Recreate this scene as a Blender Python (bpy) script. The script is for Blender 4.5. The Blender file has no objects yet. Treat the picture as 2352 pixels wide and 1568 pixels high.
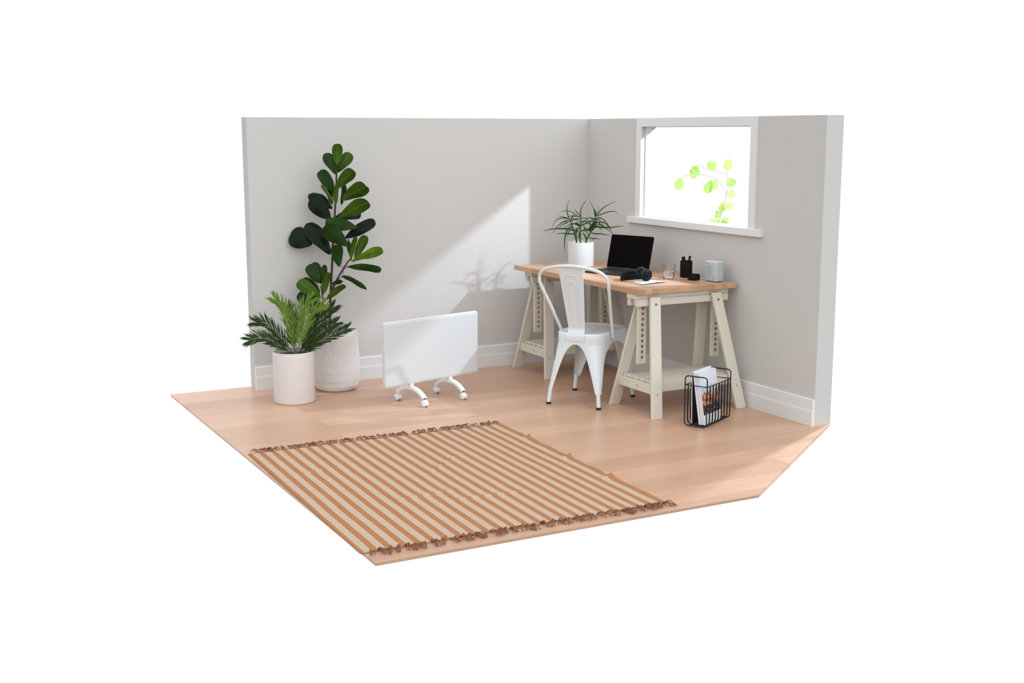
import bpy, bmesh, math, random
import numpy as np
from mathutils import Vector, Matrix, noise

random.seed(7)
S = bpy.context.scene
COL = S.collection
PI = math.pi

# ------------------------------------------------------------------ camera
F = 2781.06
CX, CY = 1176.0, 784.0
YAW, PITCH = 0.493133, -0.171256
CAM = Vector((-4.60794, -7.42843, 1.62))
fwd = Vector((math.sin(YAW) * math.cos(PITCH), math.cos(YAW) * math.cos(PITCH), math.sin(PITCH)))
rgt = Vector((math.cos(YAW), -math.sin(YAW), 0))
upv = rgt.cross(fwd)
FH = Vector((math.sin(YAW), math.cos(YAW), 0))
cd = bpy.data.cameras.new('camera')
cam = bpy.data.objects.new('camera', cd)
COL.objects.link(cam)
cam.location = CAM
cam.rotation_euler = (PI / 2 + PITCH, 0, -YAW)
cd.sensor_width = 36.0
cd.lens = 36.0 * F / 2352.0
cd.clip_end = 200
S.camera = cam


def ray(px, py):
    return rgt * ((px - CX) / F) - upv * ((py - CY) / F) + fwd


def on_z(px, py, z):
    d = ray(px, py)
    return CAM + d * ((z - CAM.z) / d.z)


def at(px, py, anchor, off=0.0):
    """the point seen at a pixel on the upright plane facing the camera through anchor, off metres further back"""
    d = ray(px, py)
    t = (Vector(anchor) + FH * off - CAM).dot(FH) / d.dot(FH)
    return CAM + d * t


# ------------------------------------------------------------------ materials
def lin(c):
    r = []
    for v in c:
        v /= 255.0
        r.append(v / 12.92 if v <= 0.04045 else ((v + 0.055) / 1.055) ** 2.4)
    return (*r, 1.0)


def mat(name, col, rough=0.5, metal=0.0, spec=0.5, bump=None, var=None, trans=0.0, ior=1.45, coat=0.0):
    m = bpy.data.materials.new(name)
    m.use_nodes = True
    nt = m.node_tree
    b = nt.nodes['Principled BSDF']
    b.inputs['Base Color'].default_value = col if len(col) == 4 else (*col, 1)
    b.inputs['Roughness'].default_value = rough
    b.inputs['Metallic'].default_value = metal
    b.inputs['Specular IOR Level'].default_value = spec
    b.inputs['IOR'].default_value = ior
    b.inputs['Transmission Weight'].default_value = trans
    b.inputs['Coat Weight'].default_value = coat
    if bump or var:
        tc = nt.nodes.new('ShaderNodeTexCoord')
    if bump:
        sc, st = bump
        n = nt.nodes.new('ShaderNodeTexNoise')
        n.inputs['Scale'].default_value = sc
        n.inputs['Detail'].default_value = 4
        nt.links.new(tc.outputs['Object'], n.inputs['Vector'])
        bp = nt.nodes.new('ShaderNodeBump')
        bp.inputs['Strength'].default_value = st
        bp.inputs['Distance'].default_value = 0.004
        nt.links.new(n.outputs['Fac'], bp.inputs['Height'])
        nt.links.new(bp.outputs['Normal'], b.inputs['Normal'])
    if var:
        sc, amt = var
        n = nt.nodes.new('ShaderNodeTexNoise')
        n.inputs['Scale'].default_value = sc
        n.inputs['Detail'].default_value = 3
        nt.links.new(tc.outputs['Object'], n.inputs['Vector'])
        mx = nt.nodes.new('ShaderNodeMix')
        mx.data_type = 'RGBA'
        c = b.inputs['Base Color'].default_value[:]
        mx.inputs[6].default_value = [v * (1 - amt) for v in c[:3]] + [1]
        mx.inputs[7].default_value = [min(1, v * (1 + amt)) for v in c[:3]] + [1]
        nt.links.new(n.outputs['Fac'], mx.inputs[0])
        nt.links.new(mx.outputs[2], b.inputs['Base Color'])
    return m


class NT:
    """tiny node helper"""

    def __init__(s, m):
        s.nt = m.node_tree

    def n(s, t, **kw):
        k = s.nt.nodes.new(t)
        for a, v in kw.items():
            setattr(k, a, v)
        return k

    def l(s, a, b):
        s.nt.links.new(a, b)

    def math(s, op, a, b=None):
        k = s.n('ShaderNodeMath', operation=op)
        for i, v in enumerate((a, b)):
            if v is None:
                continue
            if isinstance(v, (int, float)):
                k.inputs[i].default_value = v
            else:
                s.l(v, k.inputs[i])
        return k.outputs[0]

    def mix(s, fac, a, b, blend='MIX'):
        k = s.n('ShaderNodeMix', data_type='RGBA', blend_type=blend)
        for i, v in ((0, fac), (6, a), (7, b)):
            if isinstance(v, (int, float)):
                k.inputs[i].default_value = v
            elif isinstance(v, tuple):
                k.inputs[i].default_value = v
            else:
                s.l(v, k.inputs[i])
        return k.outputs[2]


def wood(name, c1, c2, length, row, along, grain_amt, seam, seam_col, rough, spec=0.35):
    """boards running along the object's x ('x') or y ('y') axis"""
    m = mat(name, c1, rough, spec=spec)
    N = NT(m)
    b = m.node_tree.nodes['Principled BSDF']
    tc = N.n('ShaderNodeTexCoord')
    mp = N.n('ShaderNodeMapping')
    if along == 'y':
        mp.inputs['Rotation'].default_value = (0, 0, PI / 2)
    N.l(tc.outputs['Object'], mp.inputs['Vector'])
    br = N.n('ShaderNodeTexBrick', offset=0.37, offset_frequency=2, squash=1.0)
    br.inputs['Scale'].default_value = 1.0
    br.inputs['Mortar Size'].default_value = seam
    br.inputs['Mortar Smooth'].default_value = 0.1
    br.inputs['Bias'].default_value = 0.0
    br.inputs['Brick Width'].default_value = length
    br.inputs['Row Height'].default_value = row
    br.inputs['Color1'].default_value = c1
    br.inputs['Color2'].default_value = c2
    br.inputs['Mortar'].default_value = seam_col
    N.l(mp.outputs['Vector'], br.inputs['Vector'])
    # long grain
    mp2 = N.n('ShaderNodeMapping')
    mp2.inputs['Scale'].default_value = (2.2, 40, 40)
    N.l(mp.outputs['Vector'], mp2.inputs['Vector'])
    gn = N.n('ShaderNodeTexNoise')
    gn.inputs['Scale'].default_value = 1.6
    gn.inputs['Detail'].default_value = 6
    gn.inputs['Roughness'].default_value = 0.65
    gn.inputs['Distortion'].default_value = 0.6
    N.l(mp2.outputs['Vector'], gn.inputs['Vector'])
    mp3 = N.n('ShaderNodeMapping')
    mp3.inputs['Scale'].default_value = (1.2, 6, 6)
    N.l(mp.outputs['Vector'], mp3.inputs['Vector'])
    g2 = N.n('ShaderNodeTexNoise')
    g2.inputs['Scale'].default_value = 1.3
    g2.inputs['Detail'].default_value = 3
    N.l(mp3.outputs['Vector'], g2.inputs['Vector'])
    s = N.math('ADD', gn.outputs['Fac'], g2.outputs['Fac'])
    s = N.math('MULTIPLY', N.math('SUBTRACT', s, 1.0), grain_amt)
    s = N.math('ADD', s, 1.0)
    cmb = N.n('ShaderNodeCombineXYZ')
    for i in range(3):
        N.l(s, cmb.inputs[i])
    out = N.mix(1.0, br.outputs['Color'], cmb.outputs['Vector'], 'MULTIPLY')
    N.l(out, b.inputs['Base Color'])
    bp = N.n('ShaderNodeBump')
    bp.inputs['Strength'].default_value = 0.08
    bp.inputs['Distance'].default_value = 0.002
    N.l(gn.outputs['Fac'], bp.inputs['Height'])
    N.l(bp.outputs['Normal'], b.inputs['Normal'])
    return m


M = {}
M['wall'] = mat('wall_paint', (0.60, 0.575, 0.545), 0.75, spec=0.25, bump=(260, 0.05))
M['trim'] = mat('trim_paint', (0.77, 0.765, 0.745), 0.4, bump=(40, 0.02))
M['floor'] = wood('floor_oak', (0.645, 0.395, 0.265, 1), (0.50, 0.295, 0.19, 1), 1.75, 0.19, 'x', 0.34, 0.0013, (0.38, 0.22, 0.14, 1), 0.33, 0.5)
M['desk'] = wood('tabletop_beech', (0.61, 0.365, 0.225, 1), (0.48, 0.265, 0.15, 1), 0.48, 0.045, 'y', 0.28, 0.0, (0.4, 0.22, 0.13, 1), 0.36, 0.5)
M['cream'] = mat('cream_lacquer', (0.68, 0.635, 0.535), 0.4, var=(9, 0.02))
M['hole'] = mat('hole_inside', (0.42, 0.25, 0.18), 0.8)
M['steel'] = mat('bolt_steel', (0.5, 0.5, 0.48), 0.35, metal=0.9)
M['chair'] = mat('chair_enamel', (0.71, 0.75, 0.76), 0.26, coat=0.3, var=(6, 0.01))
M['rubber'] = mat('black_rubber', (0.012, 0.012, 0.012), 0.6)
M['heater'] = mat('heater_white', (0.63, 0.65, 0.645), 0.35, var=(5, 0.01))
M['plastic'] = mat('white_plastic', (0.82, 0.83, 0.83), 0.35, var=(20, 0.01))
M['grey'] = mat('grey_mark', (0.60, 0.61, 0.61), 0.5)
M['potw'] = mat('white_ceramic', (0.62, 0.615, 0.62), 0.22, coat=0.3, var=(7, 0.01))
M['potp'] = mat('cream_ceramic', (0.66, 0.595, 0.56), 0.5, var=(7, 0.02))
M['weave'] = mat('woven_cement', (0.80, 0.755, 0.735), 0.75, bump=(300, 0.15))
M['soil'] = mat('soil', (0.05, 0.035, 0.025), 0.95, bump=(80, 0.6), var=(40, 0.4))
M['pebble'] = mat('pale_pebbles', (0.62, 0.58, 0.53), 0.8, bump=(160, 0.6), var=(90, 0.35))
M['bark'] = mat('bark', (0.055, 0.032, 0.019), 0.8, bump=(70, 0.5), var=(30, 0.4))
M['barkg'] = mat('green_bark', (0.23, 0.17, 0.06), 0.7, bump=(70, 0.4), var=(25, 0.3))


def leafmat(name, c, rough=0.4, amt=0.25, trans=0.0):
    m = mat(name, c, rough, spec=0.12, var=(14, amt))
    if trans:
        nt = m.node_tree
        b = nt.nodes['Principled BSDF']
        tr = nt.nodes.new('ShaderNodeBsdfTranslucent')
        tr.inputs['Color'].default_value = (*c, 1)
        mx = nt.nodes.new('ShaderNodeMixShader')
        mx.inputs[0].default_value = trans
        out = nt.nodes['Material Output']
        nt.links.new(b.outputs[0], mx.inputs[1])
        nt.links.new(tr.outputs[0], mx.inputs[2])
        nt.links.new(mx.outputs[0], out.inputs['Surface'])
    return m


M['leaf_dark'] = leafmat('leaf_dark', (0.006, 0.014, 0.006), 0.3, 0.35)
M['leaf_mid'] = leafmat('leaf_mid', (0.015, 0.042, 0.0045), 0.42, 0.25)
M['leaf_green'] = leafmat('leaf_green', (0.042, 0.085, 0.006), 0.45, 0.2)
M['leaf_light'] = leafmat('leaf_light', (0.085, 0.17, 0.012), 0.45, 0.2)
M['vein'] = leafmat('leaf_vein', (0.072, 0.13, 0.016), 0.5, 0.1)
M['frond'] = leafmat('frond_green', (0.030, 0.055, 0.015), 0.5, 0.35)
M['frond_b'] = leafmat('frond_bright', (0.13, 0.22, 0.03), 0.5, 0.3)
M['strap'] = leafmat('strap_leaf', (0.022, 0.055, 0.014), 0.4, 0.55)
M['strap_b'] = leafmat('strap_bright', (0.14, 0.30, 0.04), 0.45, 0.2)
M['outleaf'] = leafmat('young_leaf', (0.52, 0.80, 0.20), 0.5, 0.22, 0.5)
M['twig'] = mat('twig', (0.45, 0.33, 0.25), 0.8, var=(30, 0.2))
M['lap'] = mat('laptop_metal', (0.055, 0.05, 0.052), 0.38, metal=0.6)
M['key'] = mat('keycap', (0.012, 0.011, 0.012), 0.5)
M['screen'] = mat('screen_glass', (0.003, 0.0016, 0.0018), 0.2, spec=0.04)
M['lapmark'] = mat('laptop_mark', (0.25, 0.25, 0.26), 0.5)
M['hp'] = mat('headphone_black', (0.005, 0.005, 0.0065), 0.5, spec=0.12)
M['hpcap'] = mat('headphone_cap', (0.007, 0.007, 0.010), 0.5, spec=0.15)
M['hpfoam'] = mat('headphone_foam', (0.014, 0.014, 0.017), 0.75)
M['papb'] = mat('pale_blue_paper', (0.52, 0.72, 0.82), 0.7, var=(8, 0.08))
M['papw'] = mat('white_paper', (0.80, 0.81, 0.86), 0.7, var=(8, 0.03))
M['black'] = mat('matt_black', (0.007, 0.006, 0.0055), 0.6, spec=0.15, var=(6, 0.1))
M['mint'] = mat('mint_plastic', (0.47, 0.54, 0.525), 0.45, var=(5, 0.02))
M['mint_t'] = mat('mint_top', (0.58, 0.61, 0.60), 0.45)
M['mint_g'] = mat('mint_grille', (0.38, 0.43, 0.415), 0.6, bump=(900, 0.3))
M['dark'] = mat('dark_mark', (0.10, 0.11, 0.11), 0.5)
M['wire'] = mat('black_wire', (0.012, 0.011, 0.011), 0.5, spec=0.3)
M['mag'] = mat('magazine_pages', (0.76, 0.76, 0.80), 0.6, var=(30, 0.03))
M['magc'] = mat('magazine_cover', (0.74, 0.75, 0.80), 0.35, var=(5, 0.04))
M['magk'] = mat('magazine_black_cover', (0.02, 0.02, 0.03), 0.35, var=(7, 0.3))
M['orange'] = mat('orange_corner', (0.55, 0.16, 0.04), 0.5)
M['fringe'] = mat('fringe_yarn', (0.24, 0.095, 0.045), 0.9, var=(60, 0.3))
M['glass'] = mat('clear_glass', (1, 1, 1), 0.0, trans=1.0, ior=1.45)
M['water'] = mat('water', (0.98, 1, 1), 0.0, trans=1.0, ior=1.33)
M['label'] = mat('device_mark', (0.20, 0.21, 0.21), 0.5)

# window pane: clear, lightly reflecting
m = bpy.data.materials.new('window_pane')
m.use_nodes = True
nt = m.node_tree
nt.nodes.clear()
o_ = nt.nodes.new('ShaderNodeOutputMaterial')
t_ = nt.nodes.new('ShaderNodeBsdfTransparent')
g_ = nt.nodes.new('ShaderNodeBsdfGlossy')
g_.inputs['Roughness'].default_value = 0.02
x_ = nt.nodes.new('ShaderNodeMixShader')
x_.inputs[0].default_value = 0.04
nt.links.new(t_.outputs[0], x_.inputs[1])
nt.links.new(g_.outputs[0], x_.inputs[2])
nt.links.new(x_.outputs[0], o_.inputs['Surface'])
M['pane'] = m

# rug: cream bands of fine lines on rust, bands run along the rug's own y axis, u = -x from the right edge
m = mat('rug_weave', (0.5, 0.25, 0.12), 0.95, spec=0.1)
N = NT(m)
b = m.node_tree.nodes['Principled BSDF']
tc = N.n('ShaderNodeTexCoord')
wn = N.n('ShaderNodeTexNoise')
wn.inputs['Scale'].default_value = 3.0
N.l(tc.outputs['Object'], wn.inputs['Vector'])
sx = N.n('ShaderNodeSeparateXYZ')
N.l(tc.outputs['Object'], sx.inputs['Vector'])
u = N.math('MULTIPLY', sx.outputs[0], -1.0)
u = N.math('ADD', u, N.math('MULTIPLY', N.math('SUBTRACT', wn.outputs['Fac'], 0.5), 0.006))
v = N.math('SUBTRACT', u, 0.031)
ph = N.math('MODULO', N.math('ADD', v, 0.0613 * 40), 0.0613)
band = N.math('MULTIPLY', N.math('LESS_THAN', ph, 0.0315), N.math('GREATER_THAN', v, 0.0))
line = N.math('MODULO', ph, 0.0068)
fine = N.math('LESS_THAN', line, 0.0045)
yy = N.math('MODULO', N.math('ADD', sx.outputs[1], 10.0), 0.006)
knit = N.math('LESS_THAN', yy, 0.0045)
fac = N.math('MULTIPLY', band, N.math('ADD', 0.30, N.math('MULTIPLY', fine, N.math('ADD', 0.5, N.math('MULTIPLY', knit, 0.2)))))
nz = N.n('ShaderNodeTexNoise')
nz.inputs['Scale'].default_value = 160
N.l(tc.outputs['Object'], nz.inputs['Vector'])
rust = N.mix(nz.outputs['Fac'], (0.37, 0.160, 0.070, 1), (0.435, 0.195, 0.090, 1))
crm = N.mix(nz.outputs['Fac'], (0.46, 0.38, 0.295, 1), (0.62, 0.53, 0.43, 1))
N.l(N.mix(fac, rust, crm), b.inputs['Base Color'])
bp = N.n('ShaderNodeBump')
bp.inputs['Strength'].default_value = 0.3
bp.inputs['Distance'].default_value = 0.002
N.l(nz.outputs['Fac'], bp.inputs['Height'])
N.l(bp.outputs['Normal'], b.inputs['Normal'])
M['rug'] = m

# picture cover of one magazine: pale top, warm food photograph, dark foot, white strip (object z is height)
m = mat('picture_cover', (0.7, 0.7, 0.7), 0.3)
N = NT(m)
b = m.node_tree.nodes['Principled BSDF']
tc = N.n('ShaderNodeTexCoord')
sx = N.n('ShaderNodeSeparateXYZ')
N.l(tc.outputs['Object'], sx.inputs['Vector'])
n1 = N.n('ShaderNodeTexNoise')
n1.inputs['Scale'].default_value = 45
n1.inputs['Detail'].default_value = 5
N.l(tc.outputs['Object'], n1.inputs['Vector'])
cr = N.n('ShaderNodeValToRGB')
cr.color_ramp.elements[0].position = 0.35
cr.color_ramp.elements[0].color = (0.10, 0.05, 0.03, 1)
cr.color_ramp.elements[1].position = 0.66
cr.color_ramp.elements[1].color = (0.75, 0.62, 0.50, 1)
e = cr.color_ramp.elements.new(0.5)
e.color = (0.55, 0.20, 0.08, 1)
N.l(n1.outputs['Fac'], cr.inputs['Fac'])
zz = N.math('ADD', sx.outputs[2], N.math('MULTIPLY', N.math('SUBTRACT', n1.outputs['Fac'], 0.5), 0.05))
dk = N.mix(N.math('GREATER_THAN', n1.outputs['Fac'], 0.60), (0.03, 0.022, 0.018, 1), (0.35, 0.33, 0.32, 1))
c = N.mix(N.math('GREATER_THAN', zz, 0.105), dk, cr.outputs['Color'])
c = N.mix(N.math('GREATER_THAN', zz, 0.175), c, (0.55, 0.66, 0.76, 1))
c = N.mix(N.math('GREATER_THAN', zz, 0.21), c, (0.74, 0.76, 0.82, 1))
c = N.mix(N.math('LESS_THAN', sx.outputs[2], 0.055), c, (0.74, 0.74, 0.78, 1))
N.l(c, b.inputs['Base Color'])
M['cover'] = m


# ------------------------------------------------------------------ mesh building
class MB:
    def __init__(s):
        s.v, s.f, s.mi = [], [], []

    def add(s, vs, fs, mi=0):
        o = len(s.v)
        s.v += [Vector(p) for p in vs]
        s.f += [tuple(o + i for i in f) for f in fs]
        s.mi += [mi] * len(fs)

    def hexa(s, lo, hi, mi=0):
        """lo, hi: four corners each, same turning sense"""
        s.add(list(lo) + list(hi), [(3, 2, 1, 0), (4, 5, 6, 7)] + [(i, (i + 1) % 4, 4 + (i + 1) % 4, 4 + i) for i in range(4)], mi)

    def box(s, c, d, rot=None, mi=0):
        c = Vector(c)
        x, y, z = d[0] / 2, d[1] / 2, d[2] / 2
        q = [Vector(p) for p in ((-x, -y, -z), (x, -y, -z), (x, y, -z), (-x, y, -z), (-x, -y, z), (x, -y, z), (x, y, z), (-x, y, z))]
        if rot:
            q = [rot @ p for p in q]
        q = [c + p for p in q]
        s.hexa(q[:4], q[4:], mi)

    def span(s, a, b, mi=0):
        a, b = Vector(a), Vector(b)
        s.box((a + b) / 2, [abs(b[i] - a[i]) for i in range(3)], None, mi)

    def tube(s, pts, r, n=10, mi=0, cap=True, closed=False):
        pts = [Vector(p) for p in pts]
        k = len(pts)
        rs = r if isinstance(r, (list, tuple)) else [r] * k
        o = len(s.v)
        ref = None
        for i, p in enumerate(pts):
            if closed:
                t = pts[(i + 1) % k] - pts[i - 1]
            else:
                t = pts[min(i + 1, k - 1)] - pts[max(i - 1, 0)]
            t.normalize()
            if ref is None:
                ref = Vector((0, 0, 1)) if abs(t.z) < 0.9 else Vector((1, 0, 0))
            a = (ref - t * ref.dot(t))
            if a.length < 1e-6:
                a = t.orthogonal()
            a.normalize()
            ref = a
            bb = t.cross(a)
            for j in range(n):
                w = 2 * PI * j / n
                s.v.append(p + a * (math.cos(w) * rs[i]) + bb * (math.sin(w) * rs[i]))
        for i in range(k if closed else k - 1):
            i2 = (i + 1) % k
            for j in range(n):
                s.f.append((o + i * n + j, o + i * n + (j + 1) % n, o + i2 * n + (j + 1) % n, o + i2 * n + j))
                s.mi.append(mi)
        if cap and not closed:
            s.f.append(tuple(o + j for j in reversed(range(n))))
            s.f.append(tuple(o + (k - 1) * n + j for j in range(n)))
            s.mi += [mi, mi]

    def lathe(s, prof, c=(0, 0, 0), n=48, mi=0):
        """prof: (r, z) list; points with r = 0 close the ends"""
        c = Vector(c)
        rows = []
        for r, z in prof:
            if r < 1e-6:
                rows.append([len(s.v)])
                s.v.append(c + Vector((0, 0, z)))
            else:
                rows.append(list(range(len(s.v), len(s.v) + n)))
                for j in range(n):
                    w = 2 * PI * j / n
                    s.v.append(c + Vector((r * math.cos(w), r * math.sin(w), z)))
        for a, b2 in zip(rows, rows[1:]):
            for j in range(n):
                k = (j + 1) % n
                if len(a) == 1 and len(b2) == 1:
                    continue
                if len(a) == 1:
                    f = (a[0], b2[k], b2[j])
                elif len(b2) == 1:
                    f = (a[j], a[k], b2[0])
                else:
                    f = (a[j], a[k], b2[k], b2[j])
                s.f.append(f)
                s.mi.append(mi)

    def grid(s, P, mi=0, closed=False):
        """P[i][j] points"""
        o = len(s.v)
        a, b2 = len(P), len(P[0])
        for row in P:
            s.v += [Vector(p) for p in row]
        for i in range(a - 1):
            for j in range(b2 if closed else b2 - 1):
                k = (j + 1) % b2
                s.f.append((o + i * b2 + j, o + i * b2 + k, o + (i + 1) * b2 + k, o + (i + 1) * b2 + j))
                s.mi.append(mi)

    def prism(s, poly, z0, z1, mi=0, T=None):
        """poly: (x, y) outline, extruded z0..z1; T maps local to target"""
        n = len(poly)
        vs = [Vector((x, y, z0)) for x, y in poly] + [Vector((x, y, z1)) for x, y in poly]
        if T:
            vs = [T @ p for p in vs]
        s.add(vs, [tuple(reversed(range(n))), tuple(range(n, 2 * n))] + [(i, (i + 1) % n, n + (i + 1) % n, n + i) for i in range(n)], mi)


MW = {}       # world matrix of every parent, for parts given in world space


def root(name, loc, rz=0.0, label=None, cat=None, group=None):
    o = bpy.data.objects.new(name, None)
    COL.objects.link(o)
    o.empty_display_size = 0.1
    o.location = loc
    o.rotation_euler = (0, 0, rz)
    MW[o.name] = Matrix.Translation(loc) @ Matrix.Rotation(rz, 4, 'Z')
    tag(o, label, cat, group)
    return o


def tag(o, label=None, cat=None, group=None, kind=None):
    for k, v in (('label', label), ('category', cat), ('group', group), ('kind', kind)):
        if v:
            o[k] = v
    return o


def build(name, mb, mats, parent=None, world=False, smooth=False, bevel=0.0, solid=0.0, seg=2, sharp=35, origin=None, fix=True):
    me = bpy.data.meshes.new(name)
    vs = mb.v
    W = None
    if parent is not None:
        W = MW[parent.name]
        if world:
            inv = W.inverted()
            vs = [inv @ p for p in vs]
    if origin is not None:
        vs = [p - Vector(origin) for p in vs]
    me.from_pydata([tuple(p) for p in vs], [], mb.f)
    if not isinstance(mats, (list, tuple)):
        mats = [mats]
    for m_ in mats:
        me.materials.append(M[m_])
    me.polygons.foreach_set('material_index', mb.mi)
    if fix:
        bm = bmesh.new()
        bm.from_mesh(me)
        bmesh.ops.recalc_face_normals(bm, faces=bm.faces)
        bm.to_mesh(me)
        bm.free()
    if smooth:
        me.polygons.foreach_set('use_smooth', [True] * len(me.polygons))
        me.set_sharp_from_angle(angle=math.radians(sharp))
    me.update()
    o = bpy.data.objects.new(name, me)
    COL.objects.link(o)
    if origin is not None:
        o.location = origin
    if parent is not None:
        o.parent = parent
        MW[o.name] = W
    if solid:
        k = o.modifiers.new('solidify', 'SOLIDIFY')
        k.thickness = solid
        k.offset = -1
    if bevel:
        k = o.modifiers.new('bevel', 'BEVEL')
        k.width = bevel
        k.segments = seg
        k.limit_method = 'ANGLE'
        k.angle_limit = math.radians(40)
        for p in me.polygons:
            p.use_smooth = True
        k2 = o.modifiers.new('wn', 'WEIGHTED_NORMAL')
        k2.keep_sharp = True
    return o


def copy_tree(o, parent=None):
    c = o.copy()
    COL.objects.link(c)
    if parent is not None:
        c.parent = parent
    for ch in list(o.children):
        copy_tree(ch, c)
    return c


def smoothpts(pts, n=8):
    """Catmull-Rom through pts"""
    pts = [Vector(p) for p in pts]
    out = []
    for i in range(len(pts) - 1):
        p0 = pts[max(i - 1, 0)]
        p1, p2 = pts[i], pts[i + 1]
        p3 = pts[min(i + 2, len(pts) - 1)]
        for k in range(n):
            t = k / n
            out.append(0.5 * ((2 * p1) + (p2 - p0) * t + (2 * p0 - 5 * p1 + 4 * p2 - p3) * t * t + (3 * p1 - p0 - 3 * p2 + p3) * t ** 3))
    out.append(pts[-1])
    return out


# ------------------------------------------------------------------ the setting
WT = 1.71          # top of the two walls of the set
mb = MB()
mb.prism([(-2.98, 0.12), (0.12, 0.12), (0.12, -2.42), (-1.12, -3.3), (-2.98, -3.3)], -0.012, 0.0)
tag(build('floor', mb, 'floor'), 'pale oak plank floor of the room', 'floor', kind='structure')

mb = MB()
mb.span((-2.47, 0, 0), (0.12, 0.10, WT))
tag(build('wall_back', mb, 'wall'), 'light grey wall behind the white heater', 'wall', kind='structure')

WY0, WY1, WZ0, WZ1 = -0.676, -1.80, 1.055, 1.655      # window opening in the right wall
mb = MB()
mb.span((0, 0, 0), (0.12, WY0, WT))
mb.span((0, WY1, 0), (0.12, -2.42, WT))
mb.span((0, WY0, 0), (0.12, WY1, WZ0))
mb.span((0, WY0, WZ1), (0.12, WY1, WT))
tag(build('wall_right', mb, 'wall'), 'light grey wall with the window above the desk', 'wall', kind='structure')


def skirting(name, a, b, nrm, label):
    prof = [(0.0, 0.0), (0.018, 0.0), (0.018, 0.079), (0.0150, 0.092), (0.0150, 0.1465), (0.0120, 0.150), (0.0, 0.150)]
    a, b, nrm = Vector(a), Vector(b), Vector(nrm)
    mb = MB()
    n = len(prof)
    vs = [a + nrm * p + Vector((0, 0, q)) for p, q in prof] + [b + nrm * p + Vector((0, 0, q)) for p, q in prof]
    mb.add(vs, [tuple(range(n)), tuple(reversed(range(n, 2 * n)))] + [(i, (i + 1) % n, n + (i + 1) % n, n + i) for i in range(n)])
    tag(build(name, mb, 'trim'), label, 'baseboard', kind='structure')


skirting('baseboard_back', (-2.47, 0, 0), (0, 0, 0), (0, -1, 0), 'white baseboard along the wall behind the heater')
skirting('baseboard_right', (0, -0.02, 0), (0, -2.42, 0), (-1, 0, 0), 'white baseboard under the desk along the window wall')

# window: frame, pane, sill
w = root('window_1', (0.06, (WY0 + WY1) / 2, WZ0), 0, 'white framed window above the desk', 'window')
w['kind'] = 'structure'
mb = MB()
fx0, fx1, fs = 0.024, 0.07, 0.010
mb.span((fx0, WY0, WZ0), (fx1, WY0 - fs, WZ1))
mb.span((fx0, WY1, WZ0), (fx1, WY1 + fs, WZ1))
mb.span((fx0, WY0 - fs, WZ0), (fx1, WY1 + fs, WZ0 + 0.012))
mb.span((fx0, WY0 - fs, WZ1 - 0.004), (fx1, WY1 + fs, WZ1))
build('window_frame', mb, 'trim', w, True)
mb = MB()
mb.span((0.044, WY0 - fs, WZ0 + 0.012), (0.048, WY1 + fs, WZ1 - 0.004))
build('window_pane', mb, 'pane', w, True)
mb = MB()
mb.span((-0.028, -0.545, 1.018), (0.024, -1.93, 1.061))
build('window_sill', mb, 'trim', w, True, bevel=0.003)
mb = MB()
mb.span((-0.010, WY0 + 0.056, 1.0605), (0.001, WY0, WT - 0.002))
mb.span((-0.010, WY1 - 0.056, 1.0605), (0.001, WY1, WT - 0.002))
mb.span((-0.010, WY0, WZ1), (0.001, WY1, WT - 0.002))
build('window_casing', mb, 'trim', w, True)

# ------------------------------------------------------------------ tabletop and trestles
DZ = 0.733
mb = MB()
mb.span((-0.729, -0.239, DZ - 0.031), (-0.022, -1.730, DZ))
tag(build('tabletop', mb, 'desk', bevel=0.0015), 'pale beech tabletop lying across two cream trestles', 'tabletop')

TX, TY = -0.376, -1.645
tr = root('trestle', (TX, TY, 0), 0, 'cream wooden trestle nearer the camera, beside the black magazine basket', 'trestle', 'cream trestles under the tabletop')
ZC = DZ - 0.0315
mb = MB()
mb.span((-0.343, -0.046, ZC - 0.030), (0.325, 0.046, ZC))
build('top_board', mb, 'cream', tr, bevel=0.002)
for sy in (-1, 1):
    mb = MB()
    mb.hexa([(-0.338, sy * 0.018, ZC - 0.031), (0.322, sy * 0.018, ZC - 0.031), (0.322, sy * 0.046, ZC - 0.031), (-0.338, sy * 0.046, ZC - 0.031)],
            [(-0.330, sy * 0.020, ZC - 0.074), (0.322, sy * 0.020, ZC - 0.074), (0.322, sy * 0.049, ZC - 0.074), (-0.334, sy * 0.049, ZC - 0.074)])
    mb.span((-0.336, sy * 0.046, ZC - 0.072), (0.322, sy * 0.0505, ZC - 0.036))
    build('rail', mb, 'cream', tr, bevel=0.002)
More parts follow.
